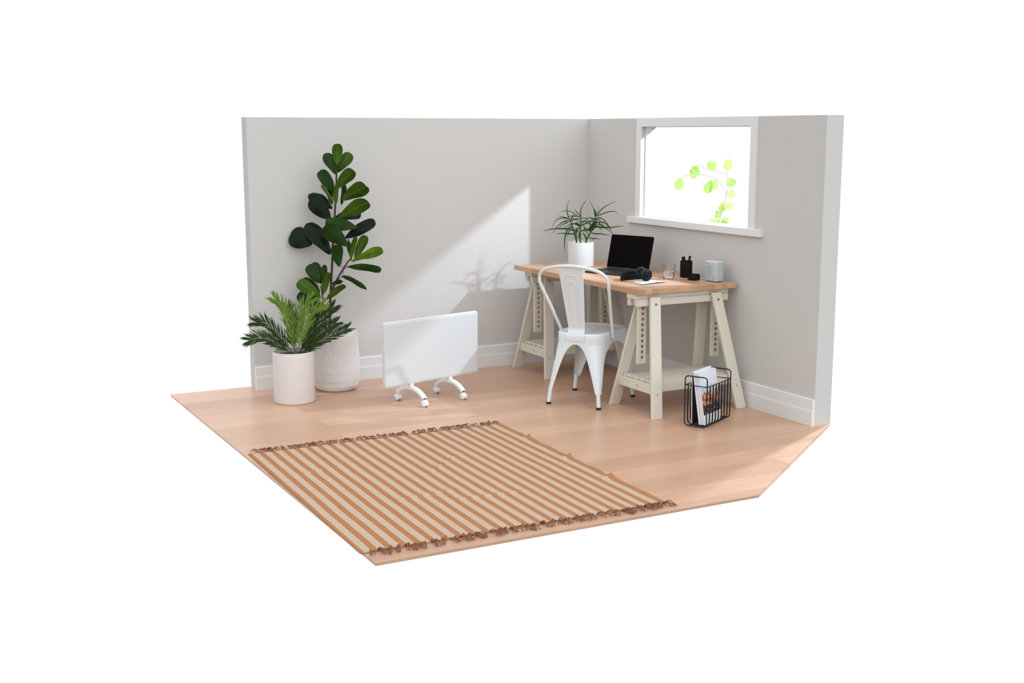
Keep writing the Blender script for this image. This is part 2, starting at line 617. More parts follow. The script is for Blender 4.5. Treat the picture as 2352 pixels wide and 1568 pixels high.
for sx_ in (-1, 1):
    for sy in (-1, 1):
        mb = MB()
        xt, xb, yt, yb, hw, ht = sx_ * 0.219, sx_ * 0.303, sy * 0.0605, sy * 0.223, 0.035, 0.0105
        mb.hexa([(xb - hw, yb - ht, 0), (xb + hw, yb - ht, 0), (xb + hw, yb + ht, 0), (xb - hw, yb + ht, 0)],
                [(xt - hw, yt - ht, ZC - 0.020), (xt + hw, yt - ht, ZC - 0.020), (xt + hw, yt + ht, ZC - 0.020), (xt - hw, yt + ht, ZC - 0.020)])
        lg = build('leg', mb, 'cream', tr, bevel=0.003)
        # bolt near the top, screw by the crossbar
        for zb, rb, nm in ((ZC - 0.062, 0.010, 'bolt'), (0.135, 0.004, 'screw')):
            t = 1 - zb / (ZC - 0.020)
            px_, py_ = xt + (xb - xt) * t, yt + (yb - yt) * t + sy * (ht - 0.003)
            q = MB()
            q.tube([(px_, py_, zb), (px_, py_ + sy * 0.006, zb)], [rb, rb * 0.85], 14)
            if nm == 'bolt':
                q.tube([(px_, py_ + sy * 0.0058, zb), (px_, py_ + sy * 0.0066, zb)], [rb * 0.45, rb * 0.45], 6, 1)
            build(nm, q, ['steel', 'dark'] if nm == 'bolt' else ['dark'], lg, smooth=True)
    # crossbar between the two legs of a frame
    mb = MB()
    xa = sx_ * 0.292
    mb.span((xa - 0.011, -0.176, 0.131), (xa + 0.011, 0.176, 0.186))
    cbar = build('crossbar', mb, 'cream', tr, bevel=0.002)
    q = MB()
    q.tube([(xa + sx_ * 0.009, -0.02, 0.160), (xa + sx_ * 0.0125, -0.02, 0.160)], 0.004, 10)
    build('screw', q, 'dark', cbar)
    # perforated post
    xp, pw, pt = sx_ * 0.267, 0.027, 0.010
    holes = [0.612 - 0.0322 * k for k in range(-1, 10)]
    bm_o = MB()
    zlo, zhi = 0.284, ZC - 0.031
    rh = 0.0095
    # front and back faces as strips with round holes
    nseg = 16
    zs = [zlo] + [(holes[i] + holes[i + 1]) / 2 for i in reversed(range(len(holes) - 1))] + [zhi]
    hs = list(reversed(holes))
    for k, hz in enumerate(hs):
        z0, z1 = zs[k], zs[k + 1]
        for yside in (-pt, pt):
            ring, outr = [], []
            for j in range(nseg):
                wv = 2 * PI * (j + 0.5) / nseg
                cx, cz = math.cos(wv), math.sin(wv)
                ring.append((xp + rh * cx, yside, hz + rh * cz))
                kx = pw / abs(cx) if abs(cx) > 1e-6 else 1e9
                kz = (z1 - hz) / cz if cz > 1e-6 else ((z0 - hz) / cz if cz < -1e-6 else 1e9)
                kk = min(kx, kz)
                outr.append((xp + kk * cx, yside, hz + kk * cz))
            bm_o.add(ring + outr, [(j, (j + 1) % nseg, nseg + (j + 1) % nseg, nseg + j) for j in range(nseg)])
            for qx in (-pw, pw):          # corner fillers
                for qz in (z0, z1):
                    side = [p for p in outr if (abs(p[0] - (xp + qx)) < 1e-5 and (p[2] - hz) * (qz - hz) > 0)]
                    top = [p for p in outr if abs(p[2] - qz) < 1e-5 and (p[0] - xp) * qx > 0]
                    if side and top:
                        a1 = max(side, key=lambda p: abs(p[2] - hz))
                        a2 = max(top, key=lambda p: abs(p[0] - xp))
                        bm_o.add([a1, (xp + qx, yside, qz), a2], [(0, 1, 2)])
        wall = []
        for yside in (-pt, pt):
            wall.append([(xp + rh * math.cos(2 * PI * (j + .5) / nseg), yside, hz + rh * math.sin(2 * PI * (j + .5) / nseg)) for j in range(nseg)])
        bm_o.grid(wall, 1, True)
    for qx in (-pw, pw):
        bm_o.add([(xp + qx, -pt, zlo), (xp + qx, pt, zlo), (xp + qx, pt, zhi), (xp + qx, -pt, zhi)], [(0, 1, 2, 3)])
    bm_o.add([(xp - pw, -pt, zlo), (xp + pw, -pt, zlo), (xp + pw, pt, zlo), (xp - pw, pt, zlo)], [(0, 1, 2, 3)])
    build('post', bm_o, ['cream', 'hole'], tr, fix=False)
# shelf of slats between the frames
mb = MB()
for ys in (-0.150, 0.150):
    mb.span((-0.281, ys - 0.011, 0.140), (0.281, ys + 0.011, 0.198))
for ys in (-0.100, -0.034, 0.034, 0.100):
    mb.span((-0.281, ys - 0.029, 0.1865), (0.281, ys + 0.029, 0.201))
build('shelf', mb, 'cream', tr, bevel=0.002)
tr2 = copy_tree(tr)
tr2.location = (TX + 0.03, -0.362, 0)
tr2['label'] = 'cream wooden trestle nearer the room corner, behind the metal chair'

# ------------------------------------------------------------------ chair
CH_C = Vector((-0.741, -1.244, 0))
ch = root('metal_chair', CH_C, math.atan2(-0.84, 0.542), 'white enamelled metal chair with one flat back panel, tucked at the desk', 'chair')
A_, B_, R_, YC = 0.168, 0.228, 0.095, 0.018


def outline(a, b2, r, k, t):
    """point on a rounded rectangle: corner k (sx, sy), signed arc length t from the corner's middle; t > 0 runs towards the x side (y constant)"""
    sx0, sy0 = k
    h = r * PI / 4
    if abs(t) <= h:
        w_ = PI / 4 + t / r
        return (sx0 * (a - r + r * math.cos(w_)), sy0 * (b2 - r + r * math.sin(w_)))
    if t > 0:
        return (sx0 * (a - r - (t - h)), sy0 * b2)
    return (sx0 * a, sy0 * (b2 - r - (-t - h)))


def taper(y):
    return 0.955 + 0.34 * y


def ring(inset, z, n=20):
    a, b2, r = A_ - inset, B_ - inset, max(R_ - inset, 0.012)
    pts = []
    fx, fy = r * PI / 4 + (a - r), r * PI / 4 + (b2 - r)
    for k, rev in (((1, 1), False), ((-1, 1), True), ((-1, -1), False), ((1, -1), True)):
        seq = [-fy + (fx + fy) * i / n for i in range(n)]
        if rev:
            seq = [fx - (fx + fy) * i / n for i in range(n)]
        for t in seq:
            x, y = outline(a, b2, r, k, t)
            pts.append((x * taper(y), y + YC, z))
    return pts


mb = MB()
rs = [(0, 0.3735), (0, 0.390), (0, 0.410), (0, 0.427), (0.0012, 0.4325), (0.0045, 0.4375), (0.011, 0.4405), (0.020, 0.440), (0.030, 0.4335), (0.07, 0.4315), (0.10, 0.431), (0.1015, 0.4315), (0.108, 0.4315), (0.1095, 0.431), (0.14, 0.4305)]
mb.grid([ring(*q) for q in rs], 0, True)
last = ring(*rs[-1])
mb.add(last, [tuple(range(len(last)))])
seat = build('seat', mb, 'chair', ch, smooth=True, sharp=60, fix=False)
# legs
for k in ((-1, -1), (1, -1), (-1, 1), (1, 1)):
    cx0, cy0 = outline(A_, B_, R_, k, 0)
    foot = Vector((0.174, -0.238)) if k[1] < 0 else Vector((0.208, 0.208))
    foot = Vector((k[0] * foot.x, foot.y))
    dv = foot - Vector((cx0 * taper(cy0), cy0 + YC))
    fx, fy = R_ * PI / 4 + (A_ - R_), R_ * PI / 4 + (B_ - R_)
    za, zm, zb = 0.376, 0.290, 0.088
    rows = []
    nz_, nt_ = 34, 16
    for i in range(nz_ + 1):
        z = 0.374 + (zb - 0.374) * (i / nz_) ** 1.25
        q = (0.374 - z) / (0.374 - zb)
        rr = R_ + (0.020 - R_) * min(1, q * 1.05) ** 0.8
        row = []
        for full, sg in ((fy, -1), (fx, 1)):
            pass
        smid, sbot = 0.070, 0.026

        def half(full):
            if z >= za:
                return full
            if z > zm:
                ta = (za - z) / (za - zm)
                g = math.sqrt(max(0, 1 - (1 - ta) ** 2))
                return full + (smid - full) * (0.75 * g + 0.25 * ta)
            return smid + (sbot - smid) * ((zm - z) / (zm - zb)) ** 0.85
        hy, hx = half(fy), half(fx)
        for j in range(nt_ + 1):
            t = -hy + (hx + hy) * j / nt_
            # arc length t on a corner of radius rr placed so that its middle follows the straight leg line
            h = rr * PI / 4
            if abs(t) <= h:
                w_ = PI / 4 + t / rr
                lx, ly = rr * math.cos(w_), rr * math.sin(w_)
            elif t > 0:
                lx, ly = -(t - h), rr
            else:
                lx, ly = rr, -(-t - h)
            mid = rr * math.cos(PI / 4)
            yl = cy0 + k[1] * (ly - mid)
            x = (cx0 + k[0] * (lx - mid)) * taper(yl) + dv.x * q * 0.86
            y = yl + YC + dv.y * q * 0.86
            row.append((x, y, z))
        rows.append(row)
    mb = MB()
    mb.grid(rows)
    # pressed crease down the middle
    lo = Vector((cx0 * taper(cy0) + dv.x * 0.86 - k[0] * 0.010, cy0 + YC + dv.y * 0.86 - k[1] * 0.010, zb + 0.02))
    end = Vector((foot.x - k[0] * 0.008, foot.y - k[1] * 0.008, 0.010))
    mb2 = MB()
    mb2.grid(rows)
    lg = build('leg', mb, 'chair', ch, smooth=True, sharp=70, fix=False)
    q = MB()
    q.tube([lo, lo * 0.6 + end * 0.4, end], [0.0125, 0.0128, 0.0122], 16)
    build('leg_tube', q, 'chair', lg, smooth=True)
    q = MB()
    q.lathe([(0, 0), (0.0145, 0), (0.0150, 0.004), (0.0145, 0.014), (0, 0.014)], (end.x, end.y, 0), 18)
    build('foot_cap', q, 'rubber', lg, smooth=True)
q = MB()
q.box((0.118, 0.095, 0.398), (0.022, 0.030, 0.016))
build('bumper', q, 'rubber', ch, bevel=0.002)
# back tube
tp = [(-0.1705, -0.045, 0.405), (-0.1745, -0.062, 0.445), (-0.196, -0.140, 0.575), (-0.2215, -0.228, 0.715), (-0.2255, -0.243, 0.752), (-0.216, -0.254, 0.790),
      (-0.180, -0.266, 0.820), (-0.120, -0.278, 0.838), (-0.06, -0.286, 0.847), (0, -0.289, 0.850)]
tp = tp + [(-x, y, z) for x, y, z in reversed(tp[:-1])]
mb = MB()
mb.tube(smoothpts(tp, 7), 0.0098, 14)
for sx_ in (-1, 1):
    mb.tube([(sx_ * 0.166, -0.043, 0.418), (sx_ * 0.182, -0.043, 0.418)], 0.006, 10)
build('back_frame', mb, 'chair', ch, smooth=True, sharp=60)
# splat
def sp(u, t):
    """u -1..1 across, t 0..1 from the top down"""
    z = 0.843 + (0.396 - 0.843) * t
    if z > 0.47:
        y = -0.286 + (-0.192 + 0.286) * ((0.843 - z) / (0.843 - 0.47))
    elif z > 0.43:
        y = -0.192 - 0.019 * ((0.47 - z) / 0.04) ** 1.5
    else:
        y = -0.2115
    hw = 0.080 + (0.054 - 0.080) * min(1, (0.843 - z) / 0.37)
    if z < 0.44:
        hw = 0.054 + 0.007 * min(1, (0.44 - z) / 0.02)
    return Vector((u * hw, y - 0.002, z))


mb = MB()
rows = []
for i in range(49):
    t = i / 48
    r_ = [sp(u_, t) for u_ in [-1 + 2 * j / 12 for j in range(13)]]
    if t < 0.9:
        r_ = [r_[0] + Vector((0.002, 0.009, 0))] + r_ + [r_[-1] + Vector((-0.002, 0.009, 0))]
    else:
        r_ = [r_[0]] + r_ + [r_[-1]]
    rows.append(r_)
mb.grid(rows)
for inset, t0, t1 in ((0.58, 0.11, 0.77), (0.34, 0.20, 0.69)):
    path = []
    for ang in range(0, 361, 6):
        a_ = math.radians(ang)
        cxu, czt = math.cos(a_), math.sin(a_)
        uu = inset * math.copysign(abs(cxu) ** 0.35, cxu)
        tt = (t0 + t1) / 2 - (t1 - t0) / 2 * math.copysign(abs(czt) ** (0.35 if czt > 0 else 0.55), czt)
        path.append(sp(uu * (1.0 if tt < 0.5 else 1 - 0.25 * (tt - 0.5)), tt) + Vector((0, -0.0003, 0)))
    mb.tube(path[:-1], 0.0028, 8, closed=True)
build('backrest', mb, 'chair', ch, smooth=True, sharp=50, fix=False)

# ------------------------------------------------------------------ panel heater
HA = Vector((-1.951, -0.882, 0))
HB = Vector((-1.242, -0.695, 0))
hd = (HB - HA)
HL = hd.length
hd.normalize()
hc = (HA + HB) / 2
hz = math.atan2(hd.y, hd.x)
ht_ = root('panel_heater', hc, hz, 'slim white panel heater standing on two castor feet', 'heater')
mb = MB()
z0, z1 = 0.123, 0.515
x0, x1 = -HL / 2, HL / 2
fy, by, ch_ = -0.016, 0.016, 0.012
cor = 0.010


def rrect(x0, x1, z0, z1, r, y, n=5):
    p = []
    for cx, cz, a0 in ((x1 - r, z1 - r, 0), (x0 + r, z1 - r, 90), (x0 + r, z0 + r, 180), (x1 - r, z0 + r, 270)):
        for i in range(n + 1):
            a_ = math.radians(a0 + 90 * i / n)
            p.append((cx + r * math.cos(a_), y, cz + r * math.sin(a_)))
    return p


lay = [rrect(x0 + 0.004, x1 - 0.004, z0 + 0.004, z1 - 0.004, cor, by), rrect(x0, x1, z0, z1, cor, by - 0.004), rrect(x0, x1, z0, z1, cor, fy + 0.009),
       rrect(x0 + 0.003, x1 - 0.003, z0 + 0.003, z1 - 0.003, cor, fy + 0.003), rrect(x0 + 0.016, x1 - 0.016, z0 + 0.016, z1 - 0.016, cor, fy)]
mb.grid(lay, 0, True)
n = len(lay[0])
mb.add(lay[0], [tuple(range(n))])
mb.add(lay[-1], [tuple(reversed(range(n)))])
pn = build('panel', mb, 'heater', ht_, smooth=True, sharp=25)
q = MB()
for k in range(6):
    q.box((x0 + 0.040 + 0.0062 * k, fy - 0.0003, z0 + 0.036), (0.0035, 0.0006, 0.004 if k % 2 else 0.0055))
build('maker_mark', q, 'grey', pn)
for fx_ in (-0.163, 0.142):
    mb = MB()
    L = 0.128
    path = [(fx_, -L, 0.050), (fx_, -L * 0.92, 0.060), (fx_, -L * 0.65, 0.081), (fx_, -L * 0.3, 0.094), (fx_, 0, 0.097), (fx_, L * 0.3, 0.094), (fx_, L * 0.65, 0.081), (fx_, L * 0.92, 0.060), (fx_, L, 0.050)]
    mb.tube(smoothpts(path, 4), 0.0165, 14)
    mb.lathe([(0, 0.09), (0.017, 0.09), (0.015, 0.108), (0.016, 0.126), (0, 0.126)], (fx_, 0, 0), 18)
    ft = build('foot', mb, 'plastic', ht_, smooth=True, sharp=60)
    for sy in (-1, 1):
        q = MB()
        cy_ = sy * (L + 0.002)
        R2 = 0.021
        for sx_ in (-1, 1):
            xs = [sx_ * 0.0025, sx_ * 0.013, sx_ * 0.0165, sx_ * 0.0175]
            rr = [R2 * 0.97, R2, R2 * 0.86, 0.0]
            P = []
            for xx, r2 in zip(xs, rr):
                P.append([(fx_ + xx, cy_ + max(r2, 1e-4) * math.cos(2 * PI * j / 24), R2 + max(r2, 1e-4) * math.sin(2 * PI * j / 24)) for j in range(24)])
            q.grid(P, 0, True)
        q.tube([(fx_ - 0.003, cy_, R2), (fx_ + 0.003, cy_, R2)], 0.0203, 20, 0)
        q.tube([(fx_, cy_, R2 + 0.010), (fx_, cy_, 0.046)], 0.008, 10, 0)
        q.tube([(fx_, cy_, 0.0425), (fx_, cy_, 0.052)], 0.0062, 10, 1)
        q.box((fx_, cy_ - 0.008, 0.006), (0.005, 0.02, 0.008), None, 1)
        build('castor', q, ['plastic', 'dark'], ft, smooth=True, sharp=50)

# ------------------------------------------------------------------ rug
RC = Vector((-1.530, -1.553, 0))
rg = root('rug', RC, -math.radians(1.25), 'striped rust and cream woven rug with frayed fringe on the floor', 'rug')
RW, RL = 1.43, 1.66
mb = MB()
nx, ny = 150, 170
P = []


def rug_h(x, y):
    h = 0.0045 + 0.0012 * noise.noise(Vector((x * 5, y * 5, 3)))
    # creases across the bands
    for cx, cy, ln, dy, amp in ((-0.88, -1.06, 0.20, 0.02, 0.006), (-0.66, -1.20, 0.22, -0.01, 0.007), (-1.25, -0.47, 0.10, 0.02, 0.006), (-0.62, -0.62, 0.20, 0.18, 0.006)):
        t = (x - cx) / ln
        if abs(t) < 1:
            yc = cy + dy * t
            h += amp * (1 - t * t) * math.exp(-((y - yc) / 0.014) ** 2)
    # ripples along the right edge
    if x > -0.09:
        k = (x + 0.09) / 0.09
        h += k * k * (0.004 * (1 + noise.noise(Vector((0, y * 11, 1)))) + sum(0.017 * math.exp(-((y - q) / 0.022) ** 2) for q in (-0.36, -0.80, -1.20)))
    return h


for i in range(ny + 1):
    y = -RL * i / ny
    row = []
    for j in range(nx + 1):
        x = -RW * (j / nx)
        ex = 0.0
        if x > -0.15:
            ex = (x + 0.15) / 0.15 * 0.007 * noise.noise(Vector((2, y * 9, 0)))
        row.append((x + ex, y, rug_h(x, y)))
    P.append(row)
mb.grid(P)
build('cloth', mb, 'rug', rg, smooth=True, solid=0.004, sharp=180, fix=False)
for yy_, sg in ((0.0, 1), (-RL, -1)):
    mb = MB()
    x = -0.004
    while x > -RW + 0.02:
        n_st = random.randint(3, 5)
        wc = random.uniform(0.018, 0.034)
        lean = random.uniform(-0.02, 0.02)
        for k in range(n_st):
            xs = x - wc * k / n_st
            ln = random.uniform(0.036, 0.064)
            pts = []
            for t in (0, 0.3, 0.6, 1.0):
                pts.append((xs + lean * t + random.uniform(-0.008, 0.008) * t, yy_ + sg * (ln * t - 0.004 + random.uniform(-0.005, 0.005) * t),
                            0.005 + 0.018 * math.sin(PI * min(1, t * 1.1)) * random.uniform(0.2, 1.0)))
            mb.tube(smoothpts(pts, 3), 0.0024, 5)
        x -= wc + random.uniform(0.003, 0.020)
    build('fringe', mb, 'fringe', rg, smooth=True)


# ------------------------------------------------------------------ plants
def leaf(mb, base, tip, width, roll=0.0, mi=0, bend=0.12, fold=0.25, shape='fiddle', wav=0.5, vein=None, nl=18, seed=0):
    base, tip = Vector(base), Vector(tip)
    a = tip - base
    L = a.length
    a.normalize()
    mid = (base + tip) / 2
    view = (mid - CAM).normalized()
    s = a.cross(view)
    if s.length < 1e-4:
        s = a.orthogonal()
    s.normalize()
    nrm = s.cross(a).normalized()
    R = Matrix.Rotation(roll, 3, a)
    s, nrm = R @ s, R @ nrm
    if nrm.z < 0:
        bend = -bend
    wid = width / max(0.35, math.cos(roll))
    us = [-1, -0.72, -0.42, -0.09, 0.09, 0.42, 0.72, 1]
    rows = []
    for i in range(nl + 1):
        t = 1 - (1 - i / nl) ** 1.7
        if shape == 'fiddle':
            w_ = (t + 0.03) ** 0.8 * max(0.0, 1 - t) ** 0.38 * 1.62
        elif shape == 'oval':
            w_ = math.sin(PI * min(1, t * 0.97 + 0.015)) ** 0.75
        else:
            w_ = 1.0
        w_ = min(w_, 1.05) * wid / 2
        c = base + a * (L * t) + nrm * (bend * L * (math.sin(PI * t * 0.9)))
        row = []
        for u_ in us:
            wv = wav * 0.018 * math.sin(9 * t + seed * 1.7 + (2.2 if u_ > 0 else 0)) * abs(u_) ** 2
            row.append(c + s * (u_ * w_) + nrm * (abs(u_) * fold * w_ * (0.6 + 0.4 * t) + wv * L * 2 + (0.007 * L * math.cos(2 * PI * 6.5 * t - 4.2 * abs(u_)) * min(1, abs(u_) * 3) * (1 - abs(u_) * 0.4) if wav else 0)))
        rows.append(row)
    o = len(mb.v)
    k = len(us)
    for r_ in rows:
        mb.v += r_
    for i in range(nl):
        for j in range(k - 1):
            mb.f.append((o + i * k + j, o + i * k + j + 1, o + (i + 1) * k + j + 1, o + (i + 1) * k + j))
            mb.mi.append(vein if (vein is not None and j == 3) else mi)


# fiddle-leaf fig
FC = Vector((-2.0, -0.20, 0))
fg = root('fiddle_leaf_fig', FC, 0, 'tall fiddle-leaf fig in a pale woven-texture pot by the wall', 'potted plant')
# pot with a relief of small diamond dimples
prof = [(0.112, 0.0), (0.128, 0.010), (0.141, 0.035), (0.1495, 0.075), (0.1515, 0.13), (0.1500, 0.19), (0.1475, 0.25), (0.1450, 0.31), (0.1415, 0.355), (0.1395, 0.378), (0.1365, 0.384), (0.1320, 0.382), (0.1290, 0.36), (0.1290, 0.30)]
nth, nzz = 720, 250
zz_ = np.linspace(0.0, 0.378, nzz)
pr_z = [p[1] for p in prof[:10]]
pr_r = [p[0] for p in prof[:10]]
P = []
for i, z in enumerate(zz_):
    r0 = float(np.interp(z, pr_z, pr_r))
    fade = min(1, max(0, (z - 0.028) / 0.03)) * min(1, max(0, (0.362 - z) / 0.02))
    row = []
    for j in range(nth):
        th = 2 * PI * j / nth
        a_ = 72 * th + z * 2 * PI / 0.0205
        b_ = 72 * th - z * 2 * PI / 0.0205
        d = max(0.0, math.cos(a_ / 1.0) * 0.5 + 0.5) * max(0.0, math.cos(b_) * 0.5 + 0.5)
        r_ = r0 - 0.0080 * fade * min(1.0, max(0.0, d - 0.25) * 2.4)
        row.append((r_ * math.cos(th), r_ * math.sin(th), z))
    P.append(row)
for r_, z in prof[10:]:
    P.append([(r_ * math.cos(2 * PI * j / nth), r_ * math.sin(2 * PI * j / nth), z) for j in range(nth)])
mb = MB()
mb.grid(P, 0, True)
mb.add(P[0], [tuple(reversed(range(nth)))])
build('pot', mb, 'weave', fg, smooth=True, sharp=80, fix=False)
mb = MB()
mb.lathe([(0.1285, 0.29), (0.1285, 0.325), (0.06, 0.333), (0, 0.333)], (0, 0, 0), 32)
build('soil', mb, 'soil', fg, smooth=True)
# trunk, second stem, branch
T = lambda px, py, off=0.0: at(px, py, FC, off)
mb = MB()
trunk = [T(755, 782), T(757, 740), T(759, 690, 0.01), T(761, 640, 0.01), T(764, 585), T(765, 555), T(768, 510, -0.01), T(770, 470), T(772, 430), T(773, 395, 0.01), T(774, 372, 0.01)]
mb.tube(smoothpts(trunk, 4), [0.0085 - 0.0035 * i / 40 for i in range(41)], 10)
build('trunk', mb, 'bark', fg, True, smooth=True)
mb = MB()
mb.tube(smoothpts([T(763, 664), T(775, 640, -0.02), T(790, 615, -0.03), T(800, 600, -0.03), T(808, 592, -0.03)], 4), [0.0065 - 0.002 * i / 16 for i in range(17)], 8)
for pts in ([(787, 630), (788, 618), (785, 610)], [(782, 624), (793, 616), (799, 612)], [(771, 645), (780, 639), (788, 636)], [(760, 668), (766, 660), (771, 655)]):
    mb.tube(smoothpts([T(x, y, -0.02) for x, y in pts], 3), 0.002, 6)
build('branch', mb, 'bark', fg, True, smooth=True)
mb = MB()
mb.tube(smoothpts([T(752, 780, -0.03), T(748, 740, -0.04), T(744, 705, -0.05), T(740, 675, -0.05), T(737, 655, -0.05)], 4), [0.006 - 0.002 * i / 16 for i in range(17)], 8)
for pts in ([(745, 712), (740, 700), (734, 690)], [(746, 716), (750, 700), (756, 690)], [(744, 722), (738, 712), (733, 706)]):
    mb.tube(smoothpts([T(x, y, -0.05) for x, y in pts], 3), 0.0022, 6)
build('stem', mb, 'bark', fg, True, smooth=True)
# leaves: base px, tip px, width px, depth of base and tip, roll, tone
LV = [
    ((763, 478), (711, 446), 25, 0.03, 0.08, 0.5, 0), ((758, 503), (714, 455), 36, -0.02, 0.03, -0.2, 0),
    ((764, 470), (737, 425), 8, -0.04, -0.12, 0.9, 2), ((785, 459), (842, 430), 31, -0.06, -0.14, 0.3, 2), ((778, 501), (846, 465), 30, -0.08, -0.15, 0.25, 2),
    ((771, 473), (778, 420), 12, -0.06, -0.08, 0.6, 2), ((784, 470), (791, 422), 10, 0.04, 0.06, 0.5, 0), ((768, 499), (829, 491), 21, 0.04, 0.08, -0.4, 0),
    ((820, 522), (747, 511), 27, -0.05, -0.08, 0.2, 1), ((798, 564), (742, 523), 34, -0.10, -0.13, -0.2, 1), ((779, 612), (774, 562), 25, -0.07, -0.10, 0.2, 1),
    ((759, 583), (706, 513), 35, -0.03, 0.02, 0.25, 0), ((716, 562), (668, 536), 46, 0.03, 0.05, 0.1, 0), ((735, 545), (748, 541), 20, 0.03, 0.03, 0.1, 0),
    ((792, 547), (861, 507), 25, 0.02, 0.06, -0.2, 0),
    ((807, 598), (798, 548), 9, 0.0, 0.02, 0.6, 1), ((805, 598), (818, 544), 11, -0.04, -0.05, 0.3, 2), ((815, 594), (841, 541), 20, -0.02, -0.01, 0.1, 2),
    ((807, 601), (849, 584), 12, -0.06, -0.07, 0.4, 3), ((822, 594), (879, 574), 21, -0.05, -0.06, 0.2, 3), ((797, 612), (875, 621), 16, -0.04, -0.06, 0.3, 1),
    ((785, 633), (842, 666), 9, -0.03, -0.03, 0.5, 1), ((762, 653), (788, 646), 8, -0.02, -0.03, 0.5, 1), ((747, 690), (793, 656), 14, -0.08, -0.10, 0.4, 2),
    ((733, 650), (709, 608), 26, -0.05, -0.02, 0.1, 1), ((735, 650), (722, 602), 20, -0.03, 0.0, 0.2, 1), ((737, 652), (746, 608), 14, -0.02, 0.0, 0.4, 1),
    ((743, 676), (756, 626), 16, -0.08, -0.10, 0.3, 2), ((736, 684), (684, 646), 27, -0.08, -0.10, 0.2, 2), ((735, 672), (693, 642), 21, -0.05, -0.03, -0.3, 1),
    ((737, 702), (684, 676), 28, 0.0, 0.02, 0.3, 0),
    # upper crown
    ((766, 440), (735, 392), 26, 0.02, 0.05, 0.3, 1), ((772, 432), (812, 392), 26, -0.02, -0.05, 0.2, 2), ((773, 400), (748, 352), 24, -0.02, 0.0, 0.2, 1),
    ((774, 395), (806, 352), 24, 0.03, 0.05, -0.3, 2), ((774, 378), (776, 330), 22, -0.03, -0.03, 0.1, 2), ((763, 452), (753, 425), 14, 0.05, 0.06, 0.3, 0),
]
mb = MB()
kinds = ['leaf_dark', 'leaf_mid', 'leaf_green', 'leaf_light', 'vein']
for i, (b0, t0, w_, o0, o1, roll, tone) in enumerate(LV):
    p0, p1 = T(*b0, o0), T(*t0, o1)
    wm = w_ * 1.27 / 335.0
    leaf(mb, p0, p1, wm, roll, tone, bend=0.10 if tone else 0.06, fold=0.22, vein=4 if tone >= 2 else None, seed=i, shape='fiddle' if w_ > 9 else 'oval', wav=1.0)
build('foliage', mb, kinds, fg, True, smooth=True, sharp=180, fix=False)

# palm in the plain pot
PC = Vector((-2.355, -0.432, 0))
pl_ = root('palm_plant', PC, 0, 'small bushy palm in a plain cream cylinder pot, beside the fig', 'potted plant')
mb = MB()
mb.lathe([(0, 0), (0.118, 0), (0.124, 0.006), (0.1245, 0.31), (0.1225, 0.314), (0.117, 0.312), (0.117, 0.27), (0, 0.27)], (0, 0, 0), 56)
build('pot', mb, 'potp', pl_, smooth=True, sharp=40)
mb = MB()
mb.lathe([(0.1165, 0.26), (0.1165, 0.285), (0.05, 0.292), (0, 0.292)], (0, 0, 0), 28)
build('soil', mb, 'soil', pl_, smooth=True)
FR = [  # rachis px, depths, leaflet length m, tone
    ([(684, 818), (706, 784), (736, 738), (763, 708)], (0.0, 0.03, 0.02), 0.085, 0),
    ([(686, 818), (712, 792), (742, 760), (770, 742)], (0.0, 0.02, 0.05), 0.075, 0),
    ([(686, 818), (716, 797), (757, 772), (796, 755)], (-0.02, -0.03, -0.03), 0.075, 0),
    ([(682, 816), (694, 772), (708, 728), (738, 703)], (-0.03, -0.05, -0.06), 0.085, 1),
    ([(680, 816), (680, 765), (690, 715), (712, 690)], (0.0, 0.0, 0.02), 0.085, 1),
    ([(678, 816), (668, 762), (655, 715), (634, 690)], (-0.02, -0.05, -0.06), 0.085, 1),
    ([(676, 818), (650, 780), (618, 748), (590, 740)], (0.02, 0.04, 0.06), 0.085, 0),
    ([(676, 818), (645, 795), (608, 778), (572, 782)], (-0.03, -0.06, -0.10), 0.08, 0),
    ([(680, 818), (672, 778), (672, 738), (662, 705)], (0.05, 0.10, 0.14), 0.08, 0),
    ([(682, 818), (700, 790), (718, 748), (722, 722)], (0.06, 0.09, 0.10), 0.08, 0),
]
for fi, (pp, dd, ll, tone) in enumerate(FR):
    offs = [0.0, dd[0], dd[1], dd[2]]
    path = smoothpts([at(x, y, PC, o) for (x, y), o in zip(pp, offs)], 9)
    path[0] = Vector((path[0].x, path[0].y, max(path[0].z, 0.285)))
    mb = MB()
    k = len(path)
    mb.tube(path, [0.0028 - 0.0018 * i / k for i in range(k)], 6)
    for i in range(5, k):
        p = path[i]
        tdir = (path[min(i + 1, k - 1)] - path[max(i - 1, 0)]).normalized()
        side = tdir.cross((p - CAM).normalized()).normalized()
        for rep in (0.0, 0.5):
            p_ = p + (path[min(i + 1, k - 1)] - p) * rep
            for sg in (-1, 1):
                f_ = i / k
                ln = ll * (0.55 + 0.6 * math.sin(PI * min(1, f_ * 0.95))) * random.uniform(0.8, 1.1)
                ang = 0.42 + random.uniform(-0.12, 0.12)
                tip = p_ + tdir * (ln * math.cos(ang)) + side * (sg * ln * math.sin(ang)) + Vector((random.uniform(-.01, .01), random.uniform(-.015, .015), -0.006 * sg * 0))
                leaf(mb, p_, tip, 0.0062, random.uniform(-0.6, 0.6), 0, bend=0.03, fold=0.2, shape='oval', wav=0, nl=4)
    build('frond', mb, 'frond_b' if tone else 'frond', pl_, True, smooth=True, sharp=180, fix=False)

